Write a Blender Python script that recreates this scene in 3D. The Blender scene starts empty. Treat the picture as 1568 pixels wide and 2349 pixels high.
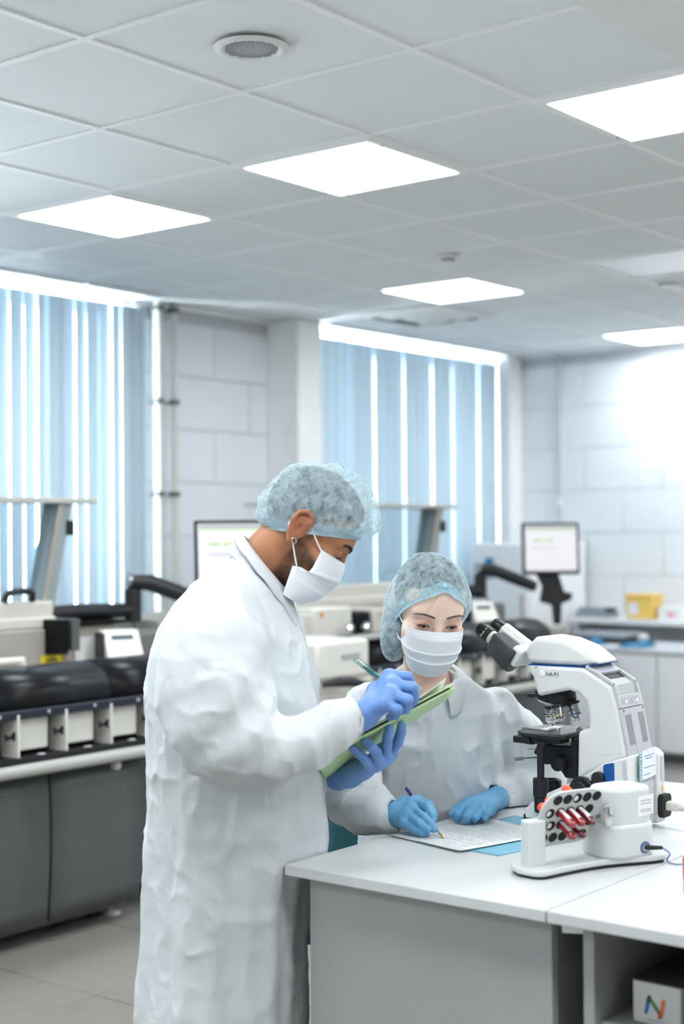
import bpy, math, random
import numpy as np
from mathutils import Matrix, Vector

random.seed(7)
RNG = np.random.default_rng(11)
SC = bpy.context.scene
COL = SC.collection

# ------------------------------------------------------------------ camera
EYE_Z = 1.43
PSI, PITCH, ROLL, FPX = 0.9017, 0.0128, -0.0071, 3388.3   # yaw against the room, focal length in px of a 1568 x 2349 frame


def cam_axes(yaw):
    cy, sy = math.cos(yaw), math.sin(yaw)
    cp, sp = math.cos(PITCH), math.sin(PITCH)
    cr, sr = math.cos(ROLL), math.sin(ROLL)
    f = np.array([sy * cp, cy * cp, sp])
    r = np.array([cy, -sy, 0.0])
    u = np.cross(r, f)
    return cr * r + sr * u, -sr * r + cr * u, f


_r, _u, _f = cam_axes(PSI)
cam_data = bpy.data.cameras.new('camera')
cam = bpy.data.objects.new('camera', cam_data)
COL.objects.link(cam)
cam.matrix_world = Matrix(((_r[0], _u[0], -_f[0], 0), (_r[1], _u[1], -_f[1], 0), (_r[2], _u[2], -_f[2], EYE_Z), (0, 0, 0, 1)))
cam_data.sensor_fit = 'VERTICAL'
cam_data.sensor_height = 36.0
cam_data.sensor_width = 24.0
cam_data.lens = FPX / 2349.0 * 36.0
cam_data.clip_start = 0.05
cam_data.clip_end = 200
cam_data.dof.use_dof = True
cam_data.dof.focus_distance = 3.42
cam_data.dof.aperture_fstop = 2.2
SC.camera = cam

# ------------------------------------------------------------------ world, exposure
world = bpy.data.worlds.new('sky')
SC.world = world
world.use_nodes = True
_bg = world.node_tree.nodes['Background']
_bg.inputs['Color'].default_value = (0.88, 0.945, 1.0, 1)
_bg.inputs['Strength'].default_value = 42.0
SC.view_settings.view_transform = 'Standard'
SC.view_settings.look = 'None'
SC.view_settings.exposure = 0.98
SC.view_settings.gamma = 1.0
SC.view_settings.use_curve_mapping = False
LAMP_STRENGTH = 11.5
SC.cycles.use_denoising = True
SC.cycles.max_bounces = 7
SC.cycles.diffuse_bounces = 4
SC.cycles.transparent_max_bounces = 16
SC.cycles.use_adaptive_sampling = True
SC.cycles.adaptive_threshold = 0.02
SC.cycles.sample_clamp_indirect = 6.0
SC.cycles.caustics_reflective = False
SC.cycles.caustics_refractive = False

# ------------------------------------------------------------------ frames
# R = room frame (world): X along the window wall, Y towards it, Z up, origin under the camera.
# F = the same place turned so that y runs along the viewing direction: easier for people and desk things.
FTOW = Matrix.Rotation(-PSI, 4, 'Z')
_rf, _uf, _ff = cam_axes(0.0)


def at(px, py, d):
    """point in F at depth d along a direction given in degrees of the picture plane"""
    v = _ff + (px - 784.0) / FPX * _rf - (py - 1174.5) / FPX * _uf
    return np.array([0, 0, EYE_Z]) + v * (d / v[1])


def atz(px, py, z):
    v = _ff + (px - 784.0) / FPX * _rf - (py - 1174.5) / FPX * _uf
    return np.array([0, 0, EYE_Z]) + v * ((z - EYE_Z) / v[2])


def onplane(px, py, p0, n):
    v = _ff + (px - 784.0) / FPX * _rf - (py - 1174.5) / FPX * _uf
    o = np.array([0, 0, EYE_Z])
    t = np.dot(np.asarray(p0) - o, n) / np.dot(v, n)
    return o + v * t


def f2r(p):
    c, s = math.cos(PSI), math.sin(PSI)
    return np.array([c * p[0] + s * p[1], -s * p[0] + c * p[1], p[2]])


def r2f(p):
    c, s = math.cos(PSI), math.sin(PSI)
    return np.array([c * p[0] - s * p[1], s * p[0] + c * p[1], p[2]])


# ------------------------------------------------------------------ materials
def lin(c):
    c = c / 255.0
    return c / 12.92 if c <= 0.04045 else ((c + 0.055) / 1.055) ** 2.4


def srgb(r, g, b):
    return (lin(r), lin(g), lin(b), 1.0)


MATS = {}


def mat(name, color, rough=0.5, metal=0.0, spec=0.5, bump=0.0, bscale=60.0, var=0.0, vscale=8.0, emit=None, estr=0.0, sss=0.0,
        coat=0.0, trans=0.0, alpha=1.0, stretch=None, ior=1.45, sheen=0.0, crease=0.0):
    m = bpy.data.materials.new(name)
    m.use_nodes = True
    nt = m.node_tree
    b = nt.nodes['Principled BSDF']
    b.inputs['Base Color'].default_value = color
    b.inputs['Roughness'].default_value = rough
    b.inputs['Metallic'].default_value = metal
    b.inputs['Specular IOR Level'].default_value = spec
    b.inputs['IOR'].default_value = ior
    b.inputs['Coat Weight'].default_value = coat
    b.inputs['Transmission Weight'].default_value = trans
    b.inputs['Alpha'].default_value = alpha
    b.inputs['Sheen Weight'].default_value = sheen
    if sss:
        b.inputs['Subsurface Weight'].default_value = sss
        b.inputs['Subsurface Radius'].default_value = (0.012, 0.005, 0.003)
        b.inputs['Subsurface Scale'].default_value = 0.6
    if emit is not None:
        b.inputs['Emission Color'].default_value = emit
        b.inputs['Emission Strength'].default_value = estr
    co = nt.nodes.new('ShaderNodeTexCoord')
    src = co.outputs['Object']
    if stretch:
        mp = nt.nodes.new('ShaderNodeMapping')
        mp.inputs['Scale'].default_value = stretch
        nt.links.new(src, mp.inputs['Vector'])
        src = mp.outputs['Vector']
    # a little unevenness of tone in every surface
    n = nt.nodes.new('ShaderNodeTexNoise')
    n.inputs['Scale'].default_value = vscale
    n.inputs['Detail'].default_value = 5
    nt.links.new(src, n.inputs['Vector'])
    hsv = nt.nodes.new('ShaderNodeHueSaturation')
    hsv.inputs['Color'].default_value = color
    mr = nt.nodes.new('ShaderNodeMapRange')
    v = var if var else 0.015
    mr.inputs['To Min'].default_value = 1 - v
    mr.inputs['To Max'].default_value = 1 + v
    mr.inputs['From Min'].default_value = 0.3
    mr.inputs['From Max'].default_value = 0.7
    nt.links.new(n.outputs['Fac'], mr.inputs['Value'])
    nt.links.new(mr.outputs['Result'], hsv.inputs['Value'])
    nt.links.new(hsv.outputs['Color'], b.inputs['Base Color'])
    if bump:
        bn = nt.nodes.new('ShaderNodeTexNoise')
        bn.inputs['Scale'].default_value = bscale
        bn.inputs['Detail'].default_value = 6
        nt.links.new(src, bn.inputs['Vector'])
        bp = nt.nodes.new('ShaderNodeBump')
        bp.inputs['Strength'].default_value = bump
        bp.inputs['Distance'].default_value = 0.01
        nt.links.new(bn.outputs['Fac'], bp.inputs['Height'])
        last = bp.outputs['Normal']
        if crease:
            rn = nt.nodes.new('ShaderNodeTexNoise')
            rn.noise_type = 'RIDGED_MULTIFRACTAL'
            rn.inputs['Scale'].default_value = crease
            rn.inputs['Detail'].default_value = 4
            rn.inputs['Distortion'].default_value = 0.6
            nt.links.new(src, rn.inputs['Vector'])
            b2 = nt.nodes.new('ShaderNodeBump')
            b2.inputs['Strength'].default_value = 0.34
            b2.inputs['Distance'].default_value = 0.012
            nt.links.new(rn.outputs['Fac'], b2.inputs['Height'])
            nt.links.new(last, b2.inputs['Normal'])
            last = b2.outputs['Normal']
        nt.links.new(last, b.inputs['Normal'])
    MATS[name] = m
    return m


def thin_sheet(name, color, trans=0.5, clear=0.0, fibre=0.0, fscale=60, rough=0.6):
    """thin cloth or plastic: diffuse + light passing through, optionally part see-through with a fibre pattern"""
    m = bpy.data.materials.new(name)
    m.use_nodes = True
    nt = m.node_tree
    nt.nodes.clear()
    out = nt.nodes.new('ShaderNodeOutputMaterial')
    d = nt.nodes.new('ShaderNodeBsdfDiffuse')
    t = nt.nodes.new('ShaderNodeBsdfTranslucent')
    d.inputs['Color'].default_value = color
    t.inputs['Color'].default_value = color
    mx = nt.nodes.new('ShaderNodeMixShader')
    mx.inputs[0].default_value = trans
    nt.links.new(d.outputs[0], mx.inputs[1])
    nt.links.new(t.outputs[0], mx.inputs[2])
    last = mx.outputs[0]
    if clear > 0:
        tr = nt.nodes.new('ShaderNodeBsdfTransparent')
        m2 = nt.nodes.new('ShaderNodeMixShader')
        if fibre > 0:
            co = nt.nodes.new('ShaderNodeTexCoord')
            n = nt.nodes.new('ShaderNodeTexNoise')
            n.inputs['Scale'].default_value = fscale
            n.inputs['Detail'].default_value = 7
            n.inputs['Roughness'].default_value = 0.7
            n.inputs['Distortion'].default_value = 0.5
            nt.links.new(co.outputs['Object'], n.inputs['Vector'])
            mr = nt.nodes.new('ShaderNodeMapRange')
            mr.inputs['From Min'].default_value = 0.32
            mr.inputs['From Max'].default_value = 0.68
            mr.inputs['To Min'].default_value = max(0, clear - fibre)
            mr.inputs['To Max'].default_value = min(1, clear + fibre)
            nt.links.new(n.outputs['Fac'], mr.inputs['Value'])
            nt.links.new(mr.outputs['Result'], m2.inputs[0])
        else:
            m2.inputs[0].default_value = clear
        nt.links.new(last, m2.inputs[1])
        nt.links.new(tr.outputs[0], m2.inputs[2])
        last = m2.outputs[0]
    nt.links.new(last, out.inputs['Surface'])
    MATS[name] = m
    return m


def pane_glass(name, tint=(0.93, 0.97, 0.98, 1), refl=0.06):
    m = bpy.data.materials.new(name)
    m.use_nodes = True
    nt = m.node_tree
    nt.nodes.clear()
    out = nt.nodes.new('ShaderNodeOutputMaterial')
    tr = nt.nodes.new('ShaderNodeBsdfTransparent')
    tr.inputs['Color'].default_value = tint
    g = nt.nodes.new('ShaderNodeBsdfGlossy')
    g.inputs['Roughness'].default_value = 0.03
    mx = nt.nodes.new('ShaderNodeMixShader')
    mx.inputs[0].default_value = refl
    nt.links.new(tr.outputs[0], mx.inputs[1])
    nt.links.new(g.outputs[0], mx.inputs[2])
    nt.links.new(mx.outputs[0], out.inputs['Surface'])
    MATS[name] = m
    return m


def emitter(name, color, strength):
    m = bpy.data.materials.new(name)
    m.use_nodes = True
    nt = m.node_tree
    nt.nodes.clear()
    out = nt.nodes.new('ShaderNodeOutputMaterial')
    e = nt.nodes.new('ShaderNodeEmission')
    e.inputs['Color'].default_value = color
    e.inputs['Strength'].default_value = strength
    nt.links.new(e.outputs[0], out.inputs['Surface'])
    MATS[name] = m
    return m


def attr_mat(name, rough=0.5, sss=0.0, spec=0.4, bump=0.0, bscale=200, var=0.0, vscale=40):
    """colour read from the mesh attribute 'tone' (skin, hair stubble, lips ... as the thing itself is coloured)"""
    m = bpy.data.materials.new(name)
    m.use_nodes = True
    nt = m.node_tree
    b = nt.nodes['Principled BSDF']
    a = nt.nodes.new('ShaderNodeAttribute')
    a.attribute_name = 'tone'
    b.inputs['Roughness'].default_value = rough
    b.inputs['Specular IOR Level'].default_value = spec
    last = a.outputs['Color']
    co = nt.nodes.new('ShaderNodeTexCoord')
    if var:
        n = nt.nodes.new('ShaderNodeTexNoise')
        n.inputs['Scale'].default_value = vscale
        n.inputs['Detail'].default_value = 6
        nt.links.new(co.outputs['Object'], n.inputs['Vector'])
        mr = nt.nodes.new('ShaderNodeMapRange')
        mr.inputs['To Min'].default_value = 1 - var
        mr.inputs['To Max'].default_value = 1 + var
        mr.inputs['From Min'].default_value = 0.3
        mr.inputs['From Max'].default_value = 0.7
        hsv = nt.nodes.new('ShaderNodeHueSaturation')
        nt.links.new(n.outputs['Fac'], mr.inputs['Value'])
        nt.links.new(mr.outputs['Result'], hsv.inputs['Value'])
        nt.links.new(last, hsv.inputs['Color'])
        last = hsv.outputs['Color']
    nt.links.new(last, b.inputs['Base Color'])
    if sss:
        b.inputs['Subsurface Weight'].default_value = sss
        b.inputs['Subsurface Radius'].default_value = (0.010, 0.004, 0.002)
        b.inputs['Subsurface Scale'].default_value = 0.5
    if bump:
        bn = nt.nodes.new('ShaderNodeTexNoise')
        bn.inputs['Scale'].default_value = bscale
        bn.inputs['Detail'].default_value = 5
        nt.links.new(co.outputs['Object'], bn.inputs['Vector'])
        bp = nt.nodes.new('ShaderNodeBump')
        bp.inputs['Strength'].default_value = bump
        bp.inputs['Distance'].default_value = 0.004
        nt.links.new(bn.outputs['Fac'], bp.inputs['Height'])
        nt.links.new(bp.outputs['Normal'], b.inputs['Normal'])
    MATS[name] = m
    return m


# ------------------------------------------------------------------ things and meshes
def setp(o, label=None, cat=None, group=None, kind=None):
    if label:
        o['label'] = label
    if cat:
        o['category'] = cat
    if group:
        o['group'] = group
    if kind:
        o['kind'] = kind
    return o


def thing(name, label, cat, base, frame='R', group=None, rz=0.0, kind=None):
    """an Empty at the thing's base; its parts are built in local coordinates"""
    o = bpy.data.objects.new(name, None)
    o.empty_display_size = 0.05
    COL.objects.link(o)
    b = f2r(base) if frame == 'F' else np.asarray(base, float)
    o.matrix_world = Matrix.Translation(Vector(b)) @ Matrix.Rotation((-PSI if frame == 'F' else 0.0) + rz, 4, 'Z')
    return setp(o, label, cat, group, kind)


def world_of(o):
    m = o.matrix_basis.copy()
    while o.parent:
        o = o.parent
        m = o.matrix_basis @ m
    return m


class MB:
    """collects shapes; build() links them as ONE mesh object"""

    def __init__(self, M=None):
        self.v, self.f, self.M = [], [], M

    def add(self, vs, fs):
        k = len(self.v)
        vs = np.asarray(vs, float).reshape(-1, 3)
        if self.M is not None:
            Mx = np.array(self.M)
            vs = vs @ Mx[:3, :3].T + Mx[:3, 3]
        self.v.extend(vs.tolist())
        self.f.extend([[i + k for i in f] for f in fs])
        return self

    def box(self, lo, hi):
        (a, b, c), (d, e, f) = lo, hi
        return self.add([(a, b, c), (d, b, c), (d, e, c), (a, e, c), (a, b, f), (d, b, f), (d, e, f), (a, e, f)],
                        [(0, 3, 2, 1), (4, 5, 6, 7), (0, 1, 5, 4), (1, 2, 6, 5), (2, 3, 7, 6), (3, 0, 4, 7)])

    def beam(self, p, q, w, h, up=(0, 0, 1)):
        """box bar from p to q, w across, h along up"""
        p, q, up = np.asarray(p, float), np.asarray(q, float), np.asarray(up, float)
        t = (q - p) / np.linalg.norm(q - p)
        s = np.cross(t, up)
        if np.linalg.norm(s) < 1e-6:
            s = np.cross(t, (1, 0, 0))
        s /= np.linalg.norm(s)
        u = np.cross(s, t)
        s, u = s * w / 2, u * h / 2
        return self.add([p - s - u, p + s - u, p + s + u, p - s + u, q - s - u, q + s - u, q + s + u, q - s + u],
                        [(0, 1, 2, 3), (4, 7, 6, 5), (0, 4, 5, 1), (1, 5, 6, 2), (2, 6, 7, 3), (3, 7, 4, 0)])

    def tube(self, pts, r, n=12, caps=True, squash=None):
        """round tube along a path; r a number or one per point"""
        P = np.asarray(pts, float)
        R = np.full(len(P), r) if np.isscalar(r) else np.asarray(r, float)
        T = np.gradient(P, axis=0)
        T /= np.linalg.norm(T, axis=1)[:, None] + 1e-12
        a = np.array([0, 0, 1.0]) if abs(T[0][2]) < 0.9 else np.array([1.0, 0, 0])
        s = np.cross(T[0], a)
        s /= np.linalg.norm(s)
        vs, fs = [], []
        th = np.linspace(0, 2 * np.pi, n, endpoint=False)
        for i in range(len(P)):
            s = s - T[i] * np.dot(s, T[i])
            s /= np.linalg.norm(s) + 1e-12
            u = np.cross(T[i], s)
            k = squash if squash else 1.0
            vs.extend(P[i] + R[i] * (np.cos(th)[:, None] * s + k * np.sin(th)[:, None] * u))
        for i in range(len(P) - 1):
            for j in range(n):
                fs.append((i * n + j, i * n + (j + 1) % n, (i + 1) * n + (j + 1) % n, (i + 1) * n + j))
        if caps:
            fs.append(tuple(range(n))[::-1])
            fs.append(tuple((len(P) - 1) * n + j for j in range(n)))
        return self.add(vs, fs)

    def cyl(self, p, q, r, r2=None, n=24):
        return self.tube([p, q], [r, r if r2 is None else r2], n)

    def lathe(self, prof, n=32, c=(0, 0, 0), axis=(0, 0, 1)):
        """prof: (radius, height) pairs turned about axis through c"""
        ax = np.asarray(axis, float)
        ax /= np.linalg.norm(ax)
        a = np.array([1.0, 0, 0]) if abs(ax[0]) < 0.9 else np.array([0, 1.0, 0])
        s = np.cross(ax, a)
        s /= np.linalg.norm(s)
        u = np.cross(ax, s)
        c = np.asarray(c, float)
        th = np.linspace(0, 2 * np.pi, n, endpoint=False)
        vs, fs = [], []
        for r, h in prof:
            vs.extend(c + ax * h + r * (np.cos(th)[:, None] * s + np.sin(th)[:, None] * u))
        for i in range(len(prof) - 1):
            for j in range(n):
                fs.append((i * n + j, i * n + (j + 1) % n, (i + 1) * n + (j + 1) % n, (i + 1) * n + j))
        if prof[0][0] > 1e-6:
            fs.append(tuple(range(n))[::-1])
        if prof[-1][0] > 1e-6:
            fs.append(tuple((len(prof) - 1) * n + j for j in range(n)))
        return self.add(vs, fs)

    def prism(self, poly, o, ex, ey, ez, t0, t1):
        """2-D outline poly in the plane (ex, ey) from o, pushed along ez from t0 to t1"""
        o, ex, ey, ez = (np.asarray(a, float) for a in (o, ex, ey, ez))
        n = len(poly)
        vs = [o + p[0] * ex + p[1] * ey + t0 * ez for p in poly] + [o + p[0] * ex + p[1] * ey + t1 * ez for p in poly]
        fs = [tuple(range(n))[::-1], tuple(range(n, 2 * n))] + [(i, (i + 1) % n, n + (i + 1) % n, n + i) for i in range(n)]
        return self.add(vs, fs)

    def grid(self, fn, nu, nv, closed_u=False):
        """surface fn(u, v), u and v in 0..1"""
        vs = [fn(i / (nu if closed_u else nu - 1), j / (nv - 1)) for i in range(nu) for j in range(nv)]
        fs = []
        for i in range(nu if closed_u else nu - 1):
            k = (i + 1) % nu
            for j in range(nv - 1):
                fs.append((i * nv + j, k * nv + j, k * nv + j + 1, i * nv + j + 1))
        return self.add(vs, fs)

    def ball(self, c, r, n=16, m=10):
        r = np.array([r, r, r]) if np.isscalar(r) else np.asarray(r, float)
        c = np.asarray(c, float)
        vs, fs = [c + r * np.array([0, 0, -1])], []
        for i in range(1, m):
            t = -np.pi / 2 + np.pi * i / m
            for j in range(n):
                a = 2 * np.pi * j / n
                vs.append(c + r * np.array([math.cos(t) * math.cos(a), math.cos(t) * math.sin(a), math.sin(t)]))
        vs.append(c + r * np.array([0, 0, 1]))
        for j in range(n):
            fs.append((0, 1 + (j + 1) % n, 1 + j))
            fs.append((len(vs) - 1, 1 + (m - 2) * n + j, 1 + (m - 2) * n + (j + 1) % n))
        for i in range(m - 2):
            for j in range(n):
                a, b = 1 + i * n + j, 1 + i * n + (j + 1) % n
                fs.append((a, b, b + n, a + n))
        return self.add(vs, fs)

    def build(self, name, material, parent=None, space='L', bevel=0.0, smooth=True, angle=38, solid=0.0, sub=0, seg=2, tone=None, fix=True):
        """space: L = the parent's own coordinates, R = room, F = view-aligned room"""
        v = np.array(self.v, float)
        if parent is not None and space != 'L':
            Mi = world_of(parent).inverted()
            Mx = np.array(Mi @ FTOW if space == 'F' else Mi)
            v = v @ Mx[:3, :3].T + Mx[:3, 3]
        elif parent is None and space == 'F':
            Mx = np.array(FTOW)
            v = v @ Mx[:3, :3].T
        me = bpy.data.meshes.new(name)
        me.from_pydata(v.tolist(), [], self.f)
        me.validate()
        if fix:
            import bmesh
            bm = bmesh.new()
            bm.from_mesh(me)
            bmesh.ops.recalc_face_normals(bm, faces=bm.faces)
            bm.to_mesh(me)
            bm.free()
        if smooth:
            me.shade_smooth()
            if angle < 179:
                me.set_sharp_from_angle(angle=math.radians(angle))
        if tone is not None:
            a = me.attributes.new('tone', 'FLOAT_COLOR', 'POINT')
            arr = np.ones((len(me.vertices), 4), np.float32)
            arr[:, :3] = tone
            a.data.foreach_set('color', arr.ravel())
        me.materials.append(MATS[material] if isinstance(material, str) else material)
        o = bpy.data.objects.new(name, me)
        COL.objects.link(o)
        if parent is not None:
            o.parent = parent
        if solid:
            md = o.modifiers.new('thickness', 'SOLIDIFY')
            md.thickness = solid
            md.offset = 0
        if bevel:
            md = o.modifiers.new('bevel', 'BEVEL')
            md.width = bevel
            md.segments = seg
            md.limit_method = 'ANGLE'
            md.angle_limit = math.radians(40)
            md.harden_normals = False
        if sub:
            md = o.modifiers.new('sub', 'SUBSURF')
            md.levels = md.render_levels = sub
        return o


def origin_to(o, p):
    """moves the origin of a top-level mesh to p (room frame) without moving its shape"""
    d = Vector(p)
    o.data.transform(Matrix.Translation(-d))
    o.location = d
    return o


def single(name, mb, material, label, cat, base, frame='R', group=None, **kw):
    """a thing that is one mesh; base = its foot point"""
    b = f2r(base) if frame == 'F' else np.asarray(base, float)
    o = mb.build(name, material, None, space=frame, **kw)
    origin_to(o, b)
    return setp(o, label, cat, group)


def smooth_path(pts, n=8):
    """Catmull-Rom through the points"""
    P = np.asarray(pts, float)
    Q = np.vstack([2 * P[0] - P[1], P, 2 * P[-1] - P[-2]])
    out = []
    for i in range(1, len(Q) - 2):
        for t in np.linspace(0, 1, n, endpoint=False):
            a, b, c, d = Q[i - 1], Q[i], Q[i + 1], Q[i + 2]
            out.append(0.5 * ((2 * b) + (c - a) * t + (2 * a - 5 * b + 4 * c - d) * t ** 2 + (3 * b - a - 3 * c + d) * t ** 3))
    out.append(P[-1])
    return np.array(out)


def text(name, body, material, parent, origin, ex, ey, size, space='L', label=None, depth=0.0004, bold=0.0, align='CENTER'):
    """flat lettering at origin, reading along ex, upright along ey"""
    cu = bpy.data.curves.new(name, 'FONT')
    cu.body = body
    cu.size = size
    cu.extrude = depth
    cu.offset = bold
    cu.align_x = align
    cu.align_y = 'CENTER'
    tmp = bpy.data.objects.new(name + '_tmp', cu)
    COL.objects.link(tmp)
    dg = bpy.context.evaluated_depsgraph_get()
    me = bpy.data.meshes.new_from_object(tmp.evaluated_get(dg))
    bpy.data.objects.remove(tmp)
    bpy.data.curves.remove(cu)
    ex, ey, o_ = (np.asarray(a, float) for a in (ex, ey, origin))
    ex, ey = ex / np.linalg.norm(ex), ey / np.linalg.norm(ey)
    ez = np.cross(ex, ey)
    L = Matrix([[ex[i], ey[i], ez[i], o_[i]] for i in range(3)] + [[0, 0, 0, 1]])
    if space == 'F':
        L = FTOW @ L
    if space != 'L' and parent is not None:
        L = world_of(parent).inverted() @ L
    me.transform(L)
    me.materials.clear()
    me.materials.append(MATS[material])
    o = bpy.data.objects.new(name, me)
    COL.objects.link(o)
    o.parent = parent
    if label:
        o['label'] = label
    return o


# ------------------------------------------------------------------ material list
mat("ceiling_tile", srgb(238, 242, 244), 0.9, spec=0.2, bump=0.10, bscale=220, var=0.012)
mat("ceiling_bar", srgb(251, 253, 254), 0.45, spec=0.4)
mat('ceiling_void', srgb(120, 124, 126), 0.9)
mat('plaster', srgb(236, 236, 235), 0.9, spec=0.2)
mat('wall_tile', srgb(226, 230, 234), 0.22, spec=0.5, var=0.01)
mat('wall_grout', srgb(196, 199, 204), 0.8)
mat('wall_paint', srgb(242, 243, 243), 0.7)
mat('floor_tile', srgb(140, 137, 131), 0.35, var=0.05, vscale=14, bump=0.05, bscale=40)
mat('floor_grout', srgb(120, 118, 113), 0.85)
mat('white_plastic', srgb(236, 237, 236), 0.35)
mat('white_metal', srgb(235, 237, 238), 0.3)
mat('pipe_paint', srgb(214, 214, 207), 0.4)
mat('clamp_steel', srgb(105, 107, 103), 0.45, metal=0.6)
mat('grille_grey', srgb(205, 208, 210), 0.6)
mat('grille_dot', srgb(150, 153, 155), 0.8)
mat('dark_gap', srgb(40, 42, 44), 0.8)
mat('aluminium', srgb(190, 194, 196), 0.35, metal=0.8)
emitter('lamp_glow', (0.94, 0.98, 1.0, 1), LAMP_STRENGTH)
mat('lamp_off', srgb(236, 239, 242), 0.25)
thin_sheet('blind_cloth', (0.47, 0.57, 0.65, 1), trans=0.009)
pane_glass('window_glass')

# ================================================================== THE ROOM
ZC = EYE_Z + 1.2622            # ceiling
X0, X1 = -2.3, 9.30            # left end wall, far right wall
Y0, Y1 = -3.2, 5.85            # wall behind the camera, window wall
GX, GY = 2.5452, 2.8423        # a crossing of the ceiling grid
WIN = [(-1.90, -1.30), (3.05, 5.50), (6.95, 9.06)]   # window openings along X; the first, unseen, is added for daylight
SILL, HEAD = 0.90, 2.685


def struct(name, mb, m, **kw):
    o = mb.build(name, m, None, **kw)
    return setp(o, kind='structure')


# floor: slab and one tile object per tile
floor = struct('floor', MB().box((X0 - 0.1, Y0 - 0.1, -0.12), (X1 + 0.1, Y1 + 0.1, -0.004)), 'floor_grout', smooth=False)
setp(floor, 'grey stone-look tiled floor of the laboratory')
ft = MB().box((-0.2975, -0.2975, -0.012), (0.2975, 0.2975, 0)).build('tile', 'floor_tile', floor, bevel=0.002, seg=1)
first = True
for i in range(-1, 15):
    for j in range(-2, 10):
        x, y = 0.42 + 0.6 * i, 0.15 + 0.6 * j
        if x > X1 - 0.3 or y > Y1 - 0.3 or x < X0 + 0.3:
            continue
        o = ft if first else ft.copy()
        if not first:
            COL.objects.link(o)
        first = False
        o.location = (x, y, 0)

# walls
wl = MB()
segs = [X0 - 0.2, WIN[0][0], WIN[0][1], WIN[1][0], WIN[1][1], WIN[2][0], WIN[2][1], X1 + 0.2]
for k in range(0, 7, 2):
    wl.box((segs[k], Y1 + 0.006, -0.15), (segs[k + 1], Y1 + 0.36, ZC + 0.1))
for a, b in WIN:
    wl.box((a, Y1 + 0.006, -0.15), (b, Y1 + 0.36, SILL))
    wl.box((a, Y1 + 0.006, HEAD), (b, Y1 + 0.36, ZC + 0.1))
wall_w = struct('wall_window', wl, 'wall_grout', smooth=False)
setp(wall_w, 'window wall clad in white ceramic tiles')
wall_r = struct('wall_right', MB().box((X1 + 0.006, Y0 - 0.2, -0.15), (X1 + 0.2, Y1 + 0.006, ZC + 0.1)), 'wall_grout', smooth=False)
setp(wall_r, 'far end wall clad in white ceramic tiles')
wall_l = struct('wall_left', MB().box((X0 - 0.2, Y0 - 0.2, -0.15), (X0, Y1 + 0.006, ZC + 0.1)), 'wall_paint', smooth=False)
setp(wall_l, 'plain white painted end wall')
wall_n = struct('wall_near', MB().box((X0, Y0 - 0.2, -0.15), (X1 + 0.006, Y0, ZC + 0.1)), 'wall_paint', smooth=False)
setp(wall_n, 'plain white painted long wall')

tile_cache = {}


def wall_tiles(parent, mk, c0, c1, holes, z_top, off):
    """running-bond tiles 0.6 x 0.3; mk(c0, c1, z0, z1) gives the box corners"""
    for row in range(0, 9):
        zt = z_top - 0.3 * row
        za, zb = max(0.0, zt - 0.3), min(zt, ZC)
        if zb - za < 0.02:
            continue
        c = c0 - 1.2 + ((off + (0.3 if row % 2 else 0.0)) - c0) % 0.6
        while c < c1:
            a, b = max(c, c0), min(c + 0.6, c1)
            c += 0.6
            pieces = [(a, b)]
            for h0, h1, hz0, hz1 in holes:
                if zb > hz0 + 0.01 and za < hz1 - 0.01:
                    nxt = []
                    for p, q in pieces:
                        if q <= h0 or p >= h1:
                            nxt.append((p, q))
                        else:
                            if p < h0:
                                nxt.append((p, h0))
                            if q > h1:
                                nxt.append((h1, q))
                    pieces = nxt
            for p, q in pieces:
                if q - p < 0.03:
                    continue
                key = (parent.name, round(q - p, 3), round(zb - za, 3))
                lo, hi = mk(p + 0.002, q - 0.002, za + 0.002, zb - 0.002)
                lo, hi = np.array(lo), np.array(hi)
                if key in tile_cache:
                    o = tile_cache[key].copy()
                    COL.objects.link(o)
                else:
                    h = (hi - lo) / 2
                    o = MB().box(-h, h).build('tile', 'wall_tile', parent, bevel=0.0025, seg=1)
                    tile_cache[key] = o
                o.location = (lo + hi) / 2


wh = [(a, b, SILL - 0.05, HEAD + 0.02) for a, b in WIN] + [(6.68, 6.90, 0, 3)]
wall_tiles(wall_w, lambda a, b, z0, z1: ((a, Y1 - 0.006, z0), (b, Y1 + 0.008, z1)), 2.8, X1 - 0.006, wh, 2.607, 6.214 - 0.6)
wall_tiles(wall_r, lambda a, b, z0, z1: ((X1 - 0.006, a, z0), (X1 + 0.008, b, z1)), 2.6, Y1 - 0.008, [], 2.607, 0.35)

# column between the two windows and the boxed corner
colm = MB().box((6.68, 5.60, 0), (6.90, Y1 + 0.006, ZC))
o = struct('wall_column', colm, 'wall_paint', bevel=0.012)
setp(o, 'white boxed column between the two blue blinds')
o = struct('wall_corner_boxing', MB().box((9.12, 5.66, 0), (X1 - 0.007, Y1 - 0.007, ZC)), 'wall_paint', bevel=0.01)
setp(o, 'white boxed-in corner beside the far window')

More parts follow.
